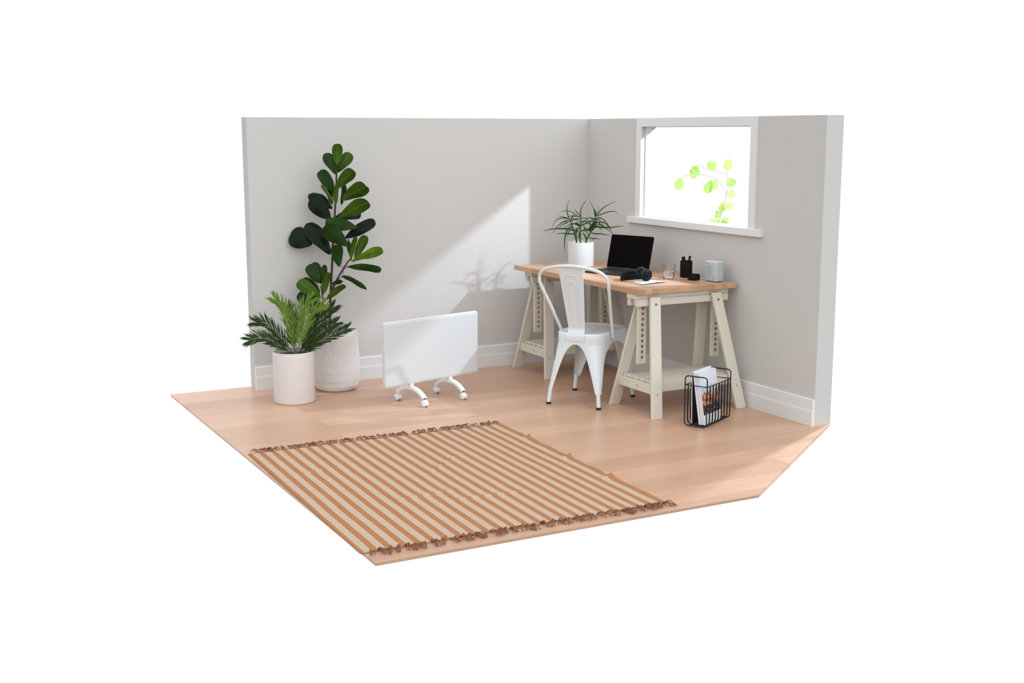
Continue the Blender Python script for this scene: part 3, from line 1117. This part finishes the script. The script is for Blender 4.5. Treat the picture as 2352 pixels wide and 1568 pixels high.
# dragon plant on the desk
DC = Vector((-0.367, -0.512, DZ))
dp = root('desk_plant', DC, 0, 'spiky strap-leaved plant in a glossy white pot on the tabletop', 'potted plant')
mb = MB()
mb.lathe([(0, 0), (0.083, 0), (0.0868, 0.004), (0.0868, 0.160), (0.0855, 0.163), (0.083, 0.162), (0.083, 0.13), (0, 0.13)], (0, 0, 0), 56)
build('pot', mb, 'potw', dp, smooth=True, sharp=40)
mb = MB()
mb.lathe([(0.0825, 0.12), (0.0825, 0.150), (0.04, 0.154), (0, 0.154)], (0, 0, 0), 28)
for k in range(46):
    a_ = random.uniform(0, 2 * PI)
    r_ = 0.078 * math.sqrt(random.random())
    rr = random.uniform(0.005, 0.010)
    mb.lathe([(0, -rr * 0.6), (rr * 0.8, -rr * 0.3), (rr, 0.1 * rr), (rr * 0.6, rr * 0.5), (0, rr * 0.65)], (r_ * math.cos(a_), r_ * math.sin(a_), 0.154), 7)
build('pebble_bed', mb, 'pebble', dp, smooth=True, sharp=80)
Z = lambda x, y, off=0.0: at(1240 + x * 0.1084, 450 + y * 0.1084, DC, off)
for (pts, o) in ((((780, 945), (755, 870), (715, 720), (670, 600), (640, 515)), -0.02), (((855, 945), (855, 800), (862, 600), (870, 430)), -0.045), (((975, 945), (1030, 850), (1090, 730), (1150, 560), (1190, 430)), 0.0)):
    mb = MB()
    q = smoothpts([Z(x, y, o) for x, y in pts], 4)
    q[0].z = DZ + 0.150
    mb.tube(q, [0.0062 - 0.0028 * i / len(q) for i in range(len(q))], 8)
    build('stem', mb, 'strap_b' if False else 'leaf_green', dp, True, smooth=True)
ST = [  # polyline (zoom px), width px, base depth, tip depth, tone
    ([(640, 520), (590, 390), (575, 250), (620, 75)], 1.6, -.02, 0, 0), ([(650, 525), (690, 450), (740, 380)], 2.3, -.02, -.05, 0),
    ([(622, 505), (560, 470), (440, 470), (330, 530), (245, 690)], 1.7, -.02, .02, 0), ([(600, 470), (480, 440), (360, 420)], 1.2, 0, .06, 0),
    ([(610, 555), (500, 545), (400, 620), (330, 690), (245, 828)], 1.7, -.02, -.06, 0), ([(590, 560), (490, 600), (385, 680)], 1.5, -.01, .04, 0),
    ([(670, 590), (590, 630), (500, 690)], 1.8, -.03, -.06, 0), ([(730, 735), (600, 700), (430, 690), (250, 700), (68, 742)], 3.0, -.03, -.09, 0),
    ([(735, 805), (600, 800), (470, 790), (335, 805)], 2.0, -.03, -.05, 0), ([(690, 660), (600, 690), (545, 830), (520, 1000), (530, 1195)], 2.8, -.03, -.09, 0),
    ([(690, 655), (640, 660), (580, 730), (550, 800)], 1.6, -.03, .03, 0), ([(660, 540), (720, 500), (800, 515), (855, 565)], 1.7, -.02, -.04, 0),
    ([(870, 440), (860, 360), (890, 230), (1000, 70)], 1.9, -.045, -.03, 0), ([(860, 430), (790, 350), (750, 300), (732, 262)], 1.4, -.045, -.02, 0),
    ([(862, 440), (760, 425), (640, 430), (545, 495)], 1.8, -.045, -.08, 0), ([(800, 420), (700, 350), (600, 312), (500, 315), (408, 358)], 1.3, -.03, .04, 0),
    ([(872, 470), (960, 470), (1060, 465), (1150, 455)], 1.4, -.045, -.02, 0), ([(875, 600), (960, 520), (1040, 460), (1150, 520)], 1.5, -.045, .04, 0),
    ([(865, 640), (800, 580), (730, 580), (640, 640)], 2.4, -.045, -.08, 0), ([(868, 640), (930, 600), (1000, 570), (1080, 575)], 2.2, -.045, -.07, 0),
    ([(862, 745), (960, 710), (1060, 690), (1180, 655)], 2.6, -.045, -.02, 0), ([(860, 650), (820, 620), (760, 600), (720, 590)], 2.6, -.045, 0, 0),
    ([(795, 690), (765, 760), (765, 840), (790, 900)], 5.0, -.04, -.08, 0), ([(930, 640), (975, 720), (1025, 830)], 2.2, -.03, -.06, 0),
    ([(820, 900), (830, 800), (850, 750)], 1.8, -.05, -.06, 0), ([(985, 930), (960, 850), (930, 800), (890, 830)], 2.2, -.02, -.05, 0),
    ([(1185, 440), (1165, 350), (1145, 265)], 3.3, 0, -.02, 0), ([(1150, 300), (1100, 190), (1048, 82)], 0.9, .01, .05, 0),
    ([(1200, 420), (1230, 320), (1268, 215)], 0.9, 0, .05, 0), ([(1205, 400), (1190, 320), (1170, 275)], 1.0, 0, .03, 0),
    ([(1210, 425), (1300, 290), (1440, 190), (1612, 112)], 1.8, 0, .04, 0), ([(1215, 430), (1340, 370), (1480, 330), (1590, 330), (1662, 392)], 2.0, 0, -.03, 1),
    ([(1180, 490), (1270, 462), (1370, 520), (1470, 650), (1545, 820)], 1.8, 0, -.03, 0), ([(1215, 565), (1310, 550), (1400, 590), (1480, 690), (1555, 830)], 1.9, 0, -.05, 0),
    ([(1215, 605), (1300, 610), (1400, 680), (1550, 815)], 2.0, 0, 0, 0), ([(1090, 780), (1180, 800), (1280, 800), (1400, 820), (1500, 825)], 2.2, 0, -.04, 0),
    ([(1040, 880), (1130, 905), (1200, 900), (1290, 932)], 1.8, 0, -.04, 0), ([(1060, 740), (1110, 660), (1160, 590), (1215, 545)], 8.5, -.03, -.06, 0),
    ([(1080, 700), (1200, 650), (1350, 665), (1560, 660), (1795, 627)], 3.2, -.01, .0, 0), ([(1120, 600), (1160, 520), (1240, 530)], 2.0, .02, .05, 0),
    ([(1110, 650), (1060, 580), (1050, 540), (990, 500)], 2.0, 0, .04, 0), ([(1175, 470), (1110, 480), (1050, 460), (960, 490)], 1.6, 0, .05, 0),
    ([(1180, 480), (1120, 510), (1060, 590)], 2.4, 0, -.04, 0),
    ([(640, 540), (560, 520), (470, 560), (400, 620)], 1.5, -.02, .05, 1), ([(655, 600), (720, 580), (800, 610), (850, 680)], 1.8, -.02, -.05, 0),
    ([(870, 500), (800, 480), (720, 490), (650, 560)], 1.6, -.045, .03, 1), ([(865, 560), (940, 530), (1010, 560), (1070, 640)], 1.8, -.045, -.09, 0),
    ([(1180, 500), (1240, 500), (1310, 560), (1360, 640)], 1.7, 0, -.07, 1), ([(1150, 560), (1090, 530), (1010, 540), (940, 600)], 1.7, 0, .05, 0),
    ([(1160, 540), (1240, 560), (1330, 640), (1390, 720)], 1.8, 0, .05, 0), ([(700, 700), (640, 720), (600, 800), (580, 880)], 1.8, -.03, .04, 0),
    ([(740, 780), (800, 740), (850, 780)], 2.0, -.03, -.08, 1), ([(1080, 760), (1020, 720), (960, 740), (900, 800)], 1.8, -.01, -.06, 0),
    ([(860, 700), (800, 680), (740, 720), (700, 800)], 2.0, -.045, -.10, 0), ([(1130, 640), (1190, 620), (1270, 680), (1330, 760)], 1.7, 0, -.06, 0),
]


def strap(mb, pts, wid, mi=0):
    pts = smoothpts(pts, 5)
    k = len(pts)
    rows = []
    for i, p in enumerate(pts):
        t = (pts[min(i + 1, k - 1)] - pts[max(i - 1, 0)]).normalized()
        vw = (p - CAM).normalized()
        s = t.cross(vw)
        s.normalize()
        n_ = s.cross(t)
        f = i / (k - 1)
        w_ = wid / 2 * (min(1, 0.55 + 2.2 * f) * (1 - f ** 2.2) ** 0.8 + 0.04)
        rows.append([p - s * w_ + n_ * (0.35 * w_), p, p + s * w_ + n_ * (0.35 * w_)])
    mb.grid(rows, mi)


mb = MB()
for pts, w_, o0, o1, tone in ST:
    k = len(pts)
    strap(mb, [Z(x, y, o0 + (o1 - o0) * i / (k - 1)) for i, (x, y) in enumerate(pts)], w_ * 1.4 / 352, tone)
build('foliage', mb, ['strap', 'leaf_green'], dp, True, smooth=True, sharp=180, fix=False)

# ------------------------------------------------------------------ laptop
LO = Vector((-0.549, -0.853, DZ))
lx = Vector((0.339, -0.941, 0)).normalized()
lrz = math.atan2(lx.y, lx.x)
LW, LD = 0.337, 0.238
lap = root('laptop', LO, lrz, 'open dark grey laptop with a black screen on the tabletop', 'laptop')


def rr2(x0, x1, y0, y1, r, n=5):
    p = []
    for cx, cy, a0 in ((x1 - r, y1 - r, 0), (x0 + r, y1 - r, 90), (x0 + r, y0 + r, 180), (x1 - r, y0 + r, 270)):
        for i in range(n + 1):
            a_ = math.radians(a0 + 90 * i / n)
            p.append((cx + r * math.cos(a_), cy + r * math.sin(a_)))
    return p


mb = MB()
mb.prism(rr2(0, LW, 0, LD, 0.010), 0.0015, 0.0125)
base = build('base', mb, 'lap', lap, bevel=0.0012)
mb = MB()
for r_ in range(6):
    nk = 14
    for k in range(nk):
        if r_ == 0 and 3 < k < 9:
            continue
        mb.box((0.020 + (LW - 0.040) * (k + 0.5) / nk, 0.112 + 0.0185 * r_, 0.0131), ((LW - 0.04) / nk - 0.003, 0.0155 if r_ < 5 else 0.009, 0.0014))
mb.box((LW / 2, 0.112, 0.0131), (0.095, 0.0155, 0.0014))
build('keyboard', mb, 'key', base)
mb = MB()
mb.prism(rr2(LW / 2 - 0.065, LW / 2 + 0.065, 0.008, 0.092, 0.004), 0.0124, 0.0128)
build('trackpad', mb, 'lap', base)
tilt = math.radians(14)
HT = Matrix.Translation((0, LD - 0.006, 0.012)) @ Matrix.Rotation(PI / 2 - tilt, 4, 'X')
mb = MB()
mb.prism(rr2(0.0, LW, 0.0, 0.224, 0.010), -0.0045, 0.0, 0, HT)
lid = build('lid', mb, 'lap', lap, bevel=0.001)
mb = MB()
mb.prism(rr2(0.002, LW - 0.002, 0.010, 0.222, 0.008), 0.0001, 0.0007, 0, HT)
build('screen', mb, 'screen', lid)
cu = bpy.data.curves.new('wordmark', 'FONT')
cu.body = 'MacBook Pro'
cu.size = 0.0075
cu.align_x = 'CENTER'
cu.align_y = 'CENTER'
cu.extrude = 0.0001
cu.materials.append(M['lapmark'])
tmp_ = bpy.data.objects.new('wordmark_curve', cu)
tx = bpy.data.objects.new('wordmark', bpy.data.meshes.new_from_object(tmp_))
bpy.data.objects.remove(tmp_)
COL.objects.link(tx)
tx.parent = lid
tx.matrix_local = HT @ Matrix.Translation((LW / 2, 0.006, 0.0006))

# ------------------------------------------------------------------ headphones
hu = Vector((0.95, -0.312, 0))      # from the crown of the band towards the ear cups
hv = Vector((0.312, 0.95, 0))       # across, away from the camera
H0 = Vector((-0.590, -1.385, DZ))
hp = root('headphones', H0, math.atan2(hu.y, hu.x), 'black over-ear headphones lying on the pale papers', 'headphones')
mb = MB()
HB_ = 0.145
path = []
for i in range(33):
    a_ = PI / 2 + PI * i / 32
    path.append((0.074 + 0.072 * math.cos(a_), HB_ / 2 - 0.01 - HB_ / 2 * math.sin(-a_ + PI) * 1.0, 0.0))
path = [(0.125, HB_ - 0.005, 0)] + [(0.062 - 0.062 * math.sin(PI * i / 24), HB_ / 2 + HB_ / 2 * math.cos(PI * i / 24), 0) for i in range(25)] + [(0.125, 0.005, 0)]
pp = smoothpts([Vector(p) for p in path], 2)
rows = []
for i, p in enumerate(pp):
    t = (pp[min(i + 1, len(pp) - 1)] - pp[max(i - 1, 0)]).normalized()
    n_ = Vector((t.y, -t.x, 0))
    f = abs(i / (len(pp) - 1) - 0.5) * 2
    hw, th = 0.0185 - 0.003 * f, 0.0065
    zc = 0.0185 + 0.012 * f
    c_ = Vector((p.x, p.y, zc))
    up_ = Vector((0, 0, 1))
    rows.append([c_ - up_ * hw - n_ * th, c_ - up_ * (hw * 1.02), c_ - up_ * hw + n_ * th, c_ + n_ * th * 1.1, c_ + up_ * hw + n_ * th, c_ + up_ * hw * 1.02, c_ + up_ * hw - n_ * th, c_ - n_ * th * 1.1])
mb.grid(rows, 0, True)
nR = len(rows[0])
mb.add(rows[0], [tuple(range(nR))])
mb.add(rows[-1], [tuple(range(nR))])
build('headband', mb, 'hp', hp, smooth=True, sharp=50)
for side, yc_ in ((-1, 0.004), (1, HB_ - 0.004)):
    axis = Vector((0.62 if side < 0 else 0.3, side * (0.78 if side < 0 else 0.95), 0)).normalized()
    c_ = Vector((0.140, yc_, 0.0385))
    e1 = Vector((0, 0, 1))
    e2 = axis.cross(e1)
    prof_h = [(0.0, 0.016), (0.020, 0.0165), (0.0215, 0.0145), (0.030, 0.013), (0.0345, 0.008), (0.036, 0.0), (0.0345, -0.006)]
    q = MB()
    q.grid([[c_ + axis * d_ + (e1 * math.cos(2 * PI * j / 32) + e2 * math.sin(2 * PI * j / 32)) * max(r_, 1e-4) for j in range(32)] for r_, d_ in prof_h], 0, True)
    cup = build('ear_cup', q, 'hpcap', hp, smooth=True, sharp=40)
    prof_f = [(0.0345, -0.006), (0.0365, -0.012), (0.0355, -0.022), (0.028, -0.026), (0.020, -0.022), (0.018, -0.012), (0.0, -0.011)]
    q = MB()
    q.grid([[c_ + axis * d_ + (e1 * math.cos(2 * PI * j / 32) + e2 * math.sin(2 * PI * j / 32)) * max(r_, 1e-4) for j in range(32)] for r_, d_ in prof_f], 0, True)
    build('ear_cushion', q, 'hpfoam', cup, smooth=True, sharp=80)
    q = MB()
    q.tube([c_ + Vector((-0.030, 0, 0)) * 1.0, c_ + Vector((-0.006, 0, 0.0)) + axis * 0.004], [0.010, 0.012], 12)
    build('hinge', q, 'hp', hp, smooth=True)

# ------------------------------------------------------------------ papers
def sheet(name, quad, mname, label, cat, lift, zoff, group=None):
    q = [Vector((x, y, 0)) for x, y in quad]
    c_ = sum(q, Vector()) / 4
    mb = MB()
    P = []
    for i in range(13):
        a_ = i / 12
        row = []
        for j in range(13):
            b_ = j / 12
            p = (q[0] * (1 - a_) + q[1] * a_) * (1 - b_) + (q[3] * (1 - a_) + q[2] * a_) * b_
            z = DZ + zoff + lift * max(0, a_ - 0.45) ** 2 * (0.4 + 0.6 * math.sin(2.6 * b_ + 0.5))
            row.append((p.x, p.y, z))
        P.append(row)
    mb.grid(P)
    o = build(name, mb, mname, None, smooth=True, solid=0.0004, origin=(c_.x, c_.y, DZ), fix=False, sharp=180)
    return tag(o, label, cat, group)


sheet('paper_sheet', ((-0.545, -1.395), (-0.560, -1.560), (-0.375, -1.518), (-0.395, -1.372)), 'papw', 'white paper sheet under the pale blue one, below the headphones', 'paper', 0.022, 0.0006)
sheet('paper_sheet', ((-0.560, -1.415), (-0.585, -1.568), (-0.478, -1.540), (-0.468, -1.405)), 'papb', 'pale blue paper sheet lying under the headphones', 'paper', 0.010, 0.0026)

# ------------------------------------------------------------------ tumbler, pen pot, dish, device
GC = Vector((-0.272, -1.388, DZ))
gl = root('water_glass', GC, 0, 'clear glass tumbler half full of water on the tabletop', 'glass')
mb = MB()
mb.lathe([(0, 0.0), (0.0315, 0.0), (0.0330, 0.0012), (0.0333, 0.003), (0.0360, 0.045), (0.0403, 0.0905), (0.0404, 0.0922), (0.0399, 0.0930), (0.0394, 0.0922), (0.0391, 0.0905), (0.0348, 0.045), (0.0322, 0.013), (0.0312, 0.0105), (0.0295, 0.010), (0, 0.010)], (0, 0, 0), 48)
tb = build('tumbler', mb, 'glass', gl, smooth=True, sharp=24)
mb = MB()
mb.lathe([(0, 0.0102), (0.0293, 0.0102), (0.0309, 0.0107), (0.0319, 0.0131), (0.0346, 0.0455), (0.0346, 0.0462), (0.0340, 0.0460), (0, 0.0460)], (0, 0, 0), 48)
build('water', mb, 'water', gl, smooth=True, sharp=24)

KC = Vector((-0.123, -1.362, DZ))
mb = MB()
mb.lathe([(0, 0), (0.0345, 0), (0.0372, 0.004), (0.0378, 0.010), (0.0378, 0.100), (0.0372, 0.102), (0.0350, 0.101), (0.0345, 0.006), (0, 0.006)], (0, 0, 0), 44)
tag(build('pen_pot', mb, 'black', smooth=True, sharp=50, origin=None), 'matt black cylindrical pen pot against the window wall', 'pen pot').location = KC
for i, (bx, by_, tx_, ty_, tz_, r_, lb) in enumerate(((0.010, -0.006, -0.022, 0.010, 0.126, 0.0068, 'black marker leaning left in the pen pot'),
                                                     (0.004, 0.010, -0.004, 0.020, 0.127, 0.0066, 'black marker with a bent clip in the middle of the pen pot'),
                                                     (-0.008, -0.004, 0.012, -0.023, 0.133, 0.0064, 'black marker leaning right in the pen pot, tallest of three'))):
    b0, t0 = Vector((bx, by_, 0.0095)), Vector((tx_, ty_, tz_))
    d_ = (t0 - b0).normalized()
    mk = root('marker', KC + b0, 0, lb, 'pen', 'black markers in the pen pot')
    q = MB()
    q.tube([(0, 0, 0), d_ * ((t0 - b0).length * 0.80)], r_ * 0.9, 12)
    build('barrel', q, 'black', mk, smooth=True, sharp=50)
    q = MB()
    q.tube([d_ * ((t0 - b0).length * 0.79), d_ * ((t0 - b0).length - 0.002), d_ * (t0 - b0).length], [r_, r_, r_ * 0.8], 12)
    sd = d_.cross(Vector((0.3, 1, 0))).normalized()
    e_ = (t0 - b0)
    q.box(e_ * 0.93 + sd * (r_ + 0.001), (0.002, 0.002, 0.020))
    build('cap', q, 'black', mk, smooth=True, sharp=50)

mb = MB()
mb.lathe([(0, 0), (0.033, 0), (0.0365, 0.004), (0.0375, 0.012), (0.0375, 0.033), (0.0365, 0.035), (0.0350, 0.034), (0.0345, 0.008), (0, 0.007)], (0, 0, 0), 44)
tag(build('round_dish', mb, 'black', smooth=True, sharp=50), 'low round black dish in front of the pen pot', 'dish').location = (-0.166, -1.499, DZ)

BC = Vector((-0.104, -1.617, DZ))
dv = root('desk_device', BC, 0, 'pale mint rounded desk device with two buttons by the desk end', 'desk device')
mb = MB()


def oval(hx, hy, r, z, n=8):
    return [(x, y, z) for x, y in rr2(-hx, hx, -hy, hy, r, n)]


DW, DL = 0.034, 0.0585
RD = 0.020
mb.grid([oval(DW - .008, DL - .008, .014, 0.0035), oval(DW - .002, DL - .002, .019, 0.006), oval(DW, DL, RD, 0.012), oval(DW, DL, RD, 0.118)], 0, True)
body = build('body', mb, 'mint', dv, smooth=True, sharp=50)
mb = MB()
t_ = [oval(DW, DL, RD, 0.118), oval(DW - .001, DL - .001, .019, 0.1215), oval(DW - .005, DL - .005, .016, 0.1235), oval(DW - .012, DL - .012, .010, 0.1235)]
mb.grid(t_, 0, True)
mb.add(t_[-1], [tuple(range(len(t_[-1])))])
build('top', mb, 'mint_t', dv, smooth=True, sharp=40)
mb = MB()
f_ = [oval(DW - .010, DL - .010, .013, 0.0), oval(DW - .008, DL - .008, .014, 0.0035)]
mb.grid(f_, 0, True)
mb.add(f_[0], [tuple(reversed(range(len(f_[0]))))])
build('foot_pad', mb, 'dark', dv)
mb = MB()
mb.span((-DW - 0.0006, 0.040, 0.022), (-DW + 0.0005, -0.016, 0.100))
build('grille', mb, 'mint_g', body, bevel=0.0003)
mb = MB()
for k in range(7):
    hgt = (0.004, 0.0025, 0.003, 0.0025, 0.0035, 0.0025, 0.004)[k]
    mb.box((-DW - 0.0004, 0.037 - 0.0034 * k, 0.110), (0.0008, 0.0024, hgt))
build('maker_mark', mb, 'label', body)
for zb in (0.020, 0.030):
    q = MB()
    q.tube([(-DW + 0.006, -0.042, zb), (-DW - 0.0012, -0.044, zb)], 0.0022, 12)
    build('button', q, 'dark', dv, smooth=True)

# ------------------------------------------------------------------ magazine basket
bu = Vector((0.893, 0.45, 0)).normalized()
bv = Vector((0.45, -0.893, 0)).normalized()
K0 = Vector((-0.637, -2.075, 0))
KL, KW, KH, KR = 0.30, 0.135, 0.288, 0.236
brz = math.atan2(bu.y, bu.x)
bk = root('magazine_basket', K0, brz, 'black wire magazine basket on the floor beside the trestle', 'magazine basket')
# local: x along the basket, y = towards minus v (v = -y)
mb = MB()
def loop(pts, r=0.015, n=5):
    """rounded closed polyline"""
    out = []
    k = len(pts)
    for i in range(k):
        a_, b_, c_ = Vector(pts[i - 1]), Vector(pts[i]), Vector(pts[(i + 1) % k])
        d1, d2 = (a_ - b_).normalized(), (c_ - b_).normalized()
        for j in range(n + 1):
            t = j / n
            out.append((b_ + d1 * r) * (1 - t) ** 2 + b_ * 2 * t * (1 - t) + (b_ + d2 * r) * t * t)
    return out


for x in (0.0, KL):
    mb = MB()
    mb.tube(loop([(x, 0, 0.009), (x, -KW, 0.009), (x, -KW, KH), (x, 0, KH)], 0.022), 0.0035, 8, closed=True)
    build('end_frame', mb, 'wire', bk, smooth=True)
mb = MB()
mb.tube(loop([(0, 0, KR), (0, -KW, KR), (KL, -KW, KR), (KL, 0, KR)], 0.004), 0.0026, 8, closed=True)
build('rim', mb, 'wire', bk, smooth=True)
mb = MB()
nb = 8
for k in range(1, nb):
    x = KL * k / nb
    pts = [(x, 0, KR), (x, 0, 0.035), (x, -0.006, 0.016), (x, -0.022, 0.009), (x, -KW + 0.022, 0.009), (x, -KW + 0.006, 0.016), (x, -KW, 0.035), (x, -KW, KR)]
    mb.tube(pts, 0.0040, 8)
for yv in (-0.03, -KW / 2, -KW + 0.03):
    mb.tube([(0, yv, 0.0075), (KL, yv, 0.0075)], 0.0026, 7)
build('bars', mb, 'wire', bk, smooth=True)
for x in (0.03, KL - 0.03):
    for yv in (-0.03, -KW + 0.03):
        mb = MB()
        mb.tube([(x, yv, 0.0), (x, yv, 0.008)], 0.004, 8)
        build('foot_stud', mb, 'wire', bk, smooth=True)

# magazines, leaning inside; origin at the foot of each
WB = Matrix.Translation(K0) @ Matrix.Rotation(brz, 4, 'Z')


def magazine(label, y0, lean, th, hgt, x0, length, pitch, cover, spine='mag', pic=None, name='magazine'):
    """y0: foot in basket coordinates, lean: how far the top moves in y, pitch: slope of the top edge turn about the leaning plane's normal"""
    loc = WB @ Vector((x0, y0, 0.0165))
    r_ = root(name, loc, brz, label, 'magazine', 'magazines in the wire basket')
    ang = math.atan2(lean, hgt)
    R = Matrix.Rotation(-ang, 4, 'X') @ Matrix.Rotation(pitch, 4, 'Y')
    q = MB()
    vs = [R @ Vector(p) for p in ((0, -th / 2, 0), (length, -th / 2, 0), (length, th / 2, 0), (0, th / 2, 0), (0, -th / 2, hgt), (length, -th / 2, hgt), (length, th / 2, hgt), (0, th / 2, hgt))]
    zmin = min(p.z for p in vs)
    vs = [p - Vector((0, 0, zmin)) for p in vs]
    q.hexa(vs[:4], vs[4:])
    build('pages', q, spine, r_)
    for sg, mm in ((-1, pic or cover), (1, cover)):
        q = MB()
        o_ = sg * (th / 2 + 0.0005)
        P4 = [R @ Vector(p) - Vector((0, 0, zmin)) for p in ((-0.0005, o_, 0), (length, o_, 0), (length, o_, hgt), (-0.0005, o_, hgt))]
        off = R.to_3x3() @ Vector((0, sg * 0.0006, 0))
        q.hexa(P4, [p + off for p in P4])
        build('front_cover' if sg < 0 else 'back_cover', q, mm, r_)
    return r_


magazine('thin white magazine with a black cover, standing nearest the basket edge by the trestle', -0.038, 0.004, 0.0035, 0.285, 0.014, 0.21, 0.0, 'magc', pic='magk')
magazine('white magazine second in the basket, leaning towards the thin one', -0.0905, 0.046, 0.0092, 0.300, 0.010, 0.205, 0.0, 'magc')
magazine('white magazine third in the basket, leaning beside the picture cover one', -0.104, 0.046, 0.0092, 0.292, 0.014, 0.205, 0.0, 'magc')
magazine('magazine with a food picture cover, facing out through the basket bars', -0.1175, 0.046, 0.0092, 0.290, 0.012, 0.21, 0.0, 'magc', pic='cover')

# ------------------------------------------------------------------ branches outside the window
OC = CAM + ray(1640, 450) * ((0.9 - CAM.x) / ray(1640, 450).x)
O_BASE = tuple(at(1649, 560, OC).xy)
ob = root('garden_shrub', (*O_BASE, 0), 0, 'leafy young shrub outside the window', 'shrub')
O = lambda px, py, off=0.0: at(px, py, OC, off)
mb = MB()
base_w = Vector((*O_BASE, 0.0))
mb.tube(smoothpts([base_w, base_w + Vector((-0.01, 0.02, 0.6)), O(1649, 548), O(1652, 510), O(1656, 492), O(1663, 470), O(1672, 430), O(1668, 392)], 5), [0.0055 - 0.004 * i / 35 for i in range(36)], 7)
mb.tube(smoothpts([O(1668, 445), O(1650, 415), O(1632, 405), O(1600, 400), O(1568, 405)], 4), 0.002, 6)
mb.tube(smoothpts([O(1670, 400), O(1640, 392), O(1600, 380)], 4), 0.002, 6)
build('stem', mb, 'twig', ob, True, smooth=True)
mb = MB()
OL = [((1562, 408), (1560, 436), 25), ((1628, 416), (1624, 444), 22), ((1632, 412), (1637, 434), 14), ((1645, 412), (1643, 436), 13), ((1653, 509), (1629, 507), 10), ((1655, 488), (1643, 500), 11),
      ((1650, 500), (1646, 484), 8), ((1660, 489), (1656, 471), 15), ((1668, 468), (1652, 469), 7), ((1663, 508), (1672, 500), 12), ((1672, 450), (1688, 440), 18), ((1668, 425), (1690, 415), 18),
      ((1664, 476), (1684, 470), 16), ((1600, 382), (1590, 410), 22), ((1668, 392), (1676, 365), 20), ((1640, 392), (1628, 370), 20), ((1656, 505), (1676, 520), 14), ((1605, 398), (1590, 380), 16)]
for i, (b0, t0, w_) in enumerate(OL):
    leaf(mb, O(*b0, 0.02 * (i % 3)), O(*t0, 0.02 * ((i + 1) % 4)), w_ / 285.0, 0.3 * ((i % 3) - 1), 0, bend=0.08, fold=0.15, shape='oval' if i > 3 else 'fiddle', seed=i)
build('foliage', mb, 'outleaf', ob, True, smooth=True, sharp=180, fix=False)

# ------------------------------------------------------------------ light
ld = bpy.data.lights.new('daylight_lamp', 'SPOT')
ld.energy = 300
ld.spot_size = math.radians(179)
ld.spot_blend = 0.06
ld.color = (0.72, 0.82, 1.0)
ld.shadow_soft_size = 0.03
lo_ = bpy.data.objects.new('daylight_lamp', ld)
COL.objects.link(lo_)
LP = Vector((0.92, -2.02, 2.20))
lo_.location = LP
# invented hood: spot cut off at a plane that draws the diagonal light edge
hn = (Vector((-0.568, 0, 1.39)) - LP).cross(Vector((-1.331, 0, 1.01)) - LP).normalized()
if hn.z < 0:
    hn = -hn
lo_.rotation_euler = hn.to_track_quat('Z', 'Y').to_euler()

wd = bpy.data.worlds.new('white_fill_world')
S.world = wd
wd.use_nodes = True
nt = wd.node_tree
N = NT(wd)
bg = nt.nodes['Background']
tc = N.n('ShaderNodeTexCoord')
nm_ = N.n('ShaderNodeVectorMath', operation='NORMALIZE')
N.l(tc.outputs['Generated'], nm_.inputs[0])
sx = N.n('ShaderNodeSeparateXYZ')
N.l(nm_.outputs[0], sx.inputs['Vector'])
fwd_d = N.math('ADD', N.math('MULTIPLY', sx.outputs[0], FH.x), N.math('MULTIPLY', sx.outputs[1], FH.y))
mr = N.n('ShaderNodeMapRange', interpolation_type='SMOOTHSTEP')
mr.inputs['From Min'].default_value = 0.15
mr.inputs['From Max'].default_value = 0.6
N.l(fwd_d, mr.inputs['Value'])
zt = N.math('MULTIPLY', N.math('ADD', sx.outputs[2], 1.0), 0.5)
rp = N.n('ShaderNodeValToRGB')          # made-up fill light from behind the camera, strength shaped by height
els = [(-1.0, 0.30), (-0.1, 0.40), (0.06, 0.66), (0.22, 1.55), (0.42, 1.85), (0.66, 1.30), (1.0, 1.65)]
ce = rp.color_ramp.elements
for i, (zv, lv) in enumerate(els):
    e = ce[i] if i < 2 else ce.new((zv + 1) / 2)
    e.position = (zv + 1) / 2
    e.color = (lv * 0.95 / 2.5, lv / 2.5, lv * 1.045 / 2.5, 1)
N.l(zt, rp.inputs['Fac'])
sc_ = N.n('ShaderNodeVectorMath', operation='SCALE')
gdir = N.math('ADD', N.math('MULTIPLY', sx.outputs[0], 0.40), N.math('MULTIPLY', sx.outputs[1], -0.917))
N.l(N.math('MULTIPLY', N.math('ADD', N.math('MULTIPLY', gdir, 0.36), 1.0), 2.5), sc_.inputs['Scale'])
N.l(rp.outputs['Color'], sc_.inputs[0])
c = sc_.outputs[0]
c = N.mix(mr.outputs[0], c, (1.12, 1.12, 1.12, 1))
N.l(c, bg.inputs['Color'])
bg.inputs['Strength'].default_value = 1.0

S.view_settings.view_transform = 'Standard'
S.view_settings.look = 'None'
S.view_settings.exposure = -0.07
S.view_settings.gamma = 1.0
S.view_settings.use_curve_mapping = False
try:
    S.cycles.max_bounces = 10
    S.cycles.transparent_max_bounces = 12
    S.cycles.use_denoising = True
except Exception:
    pass
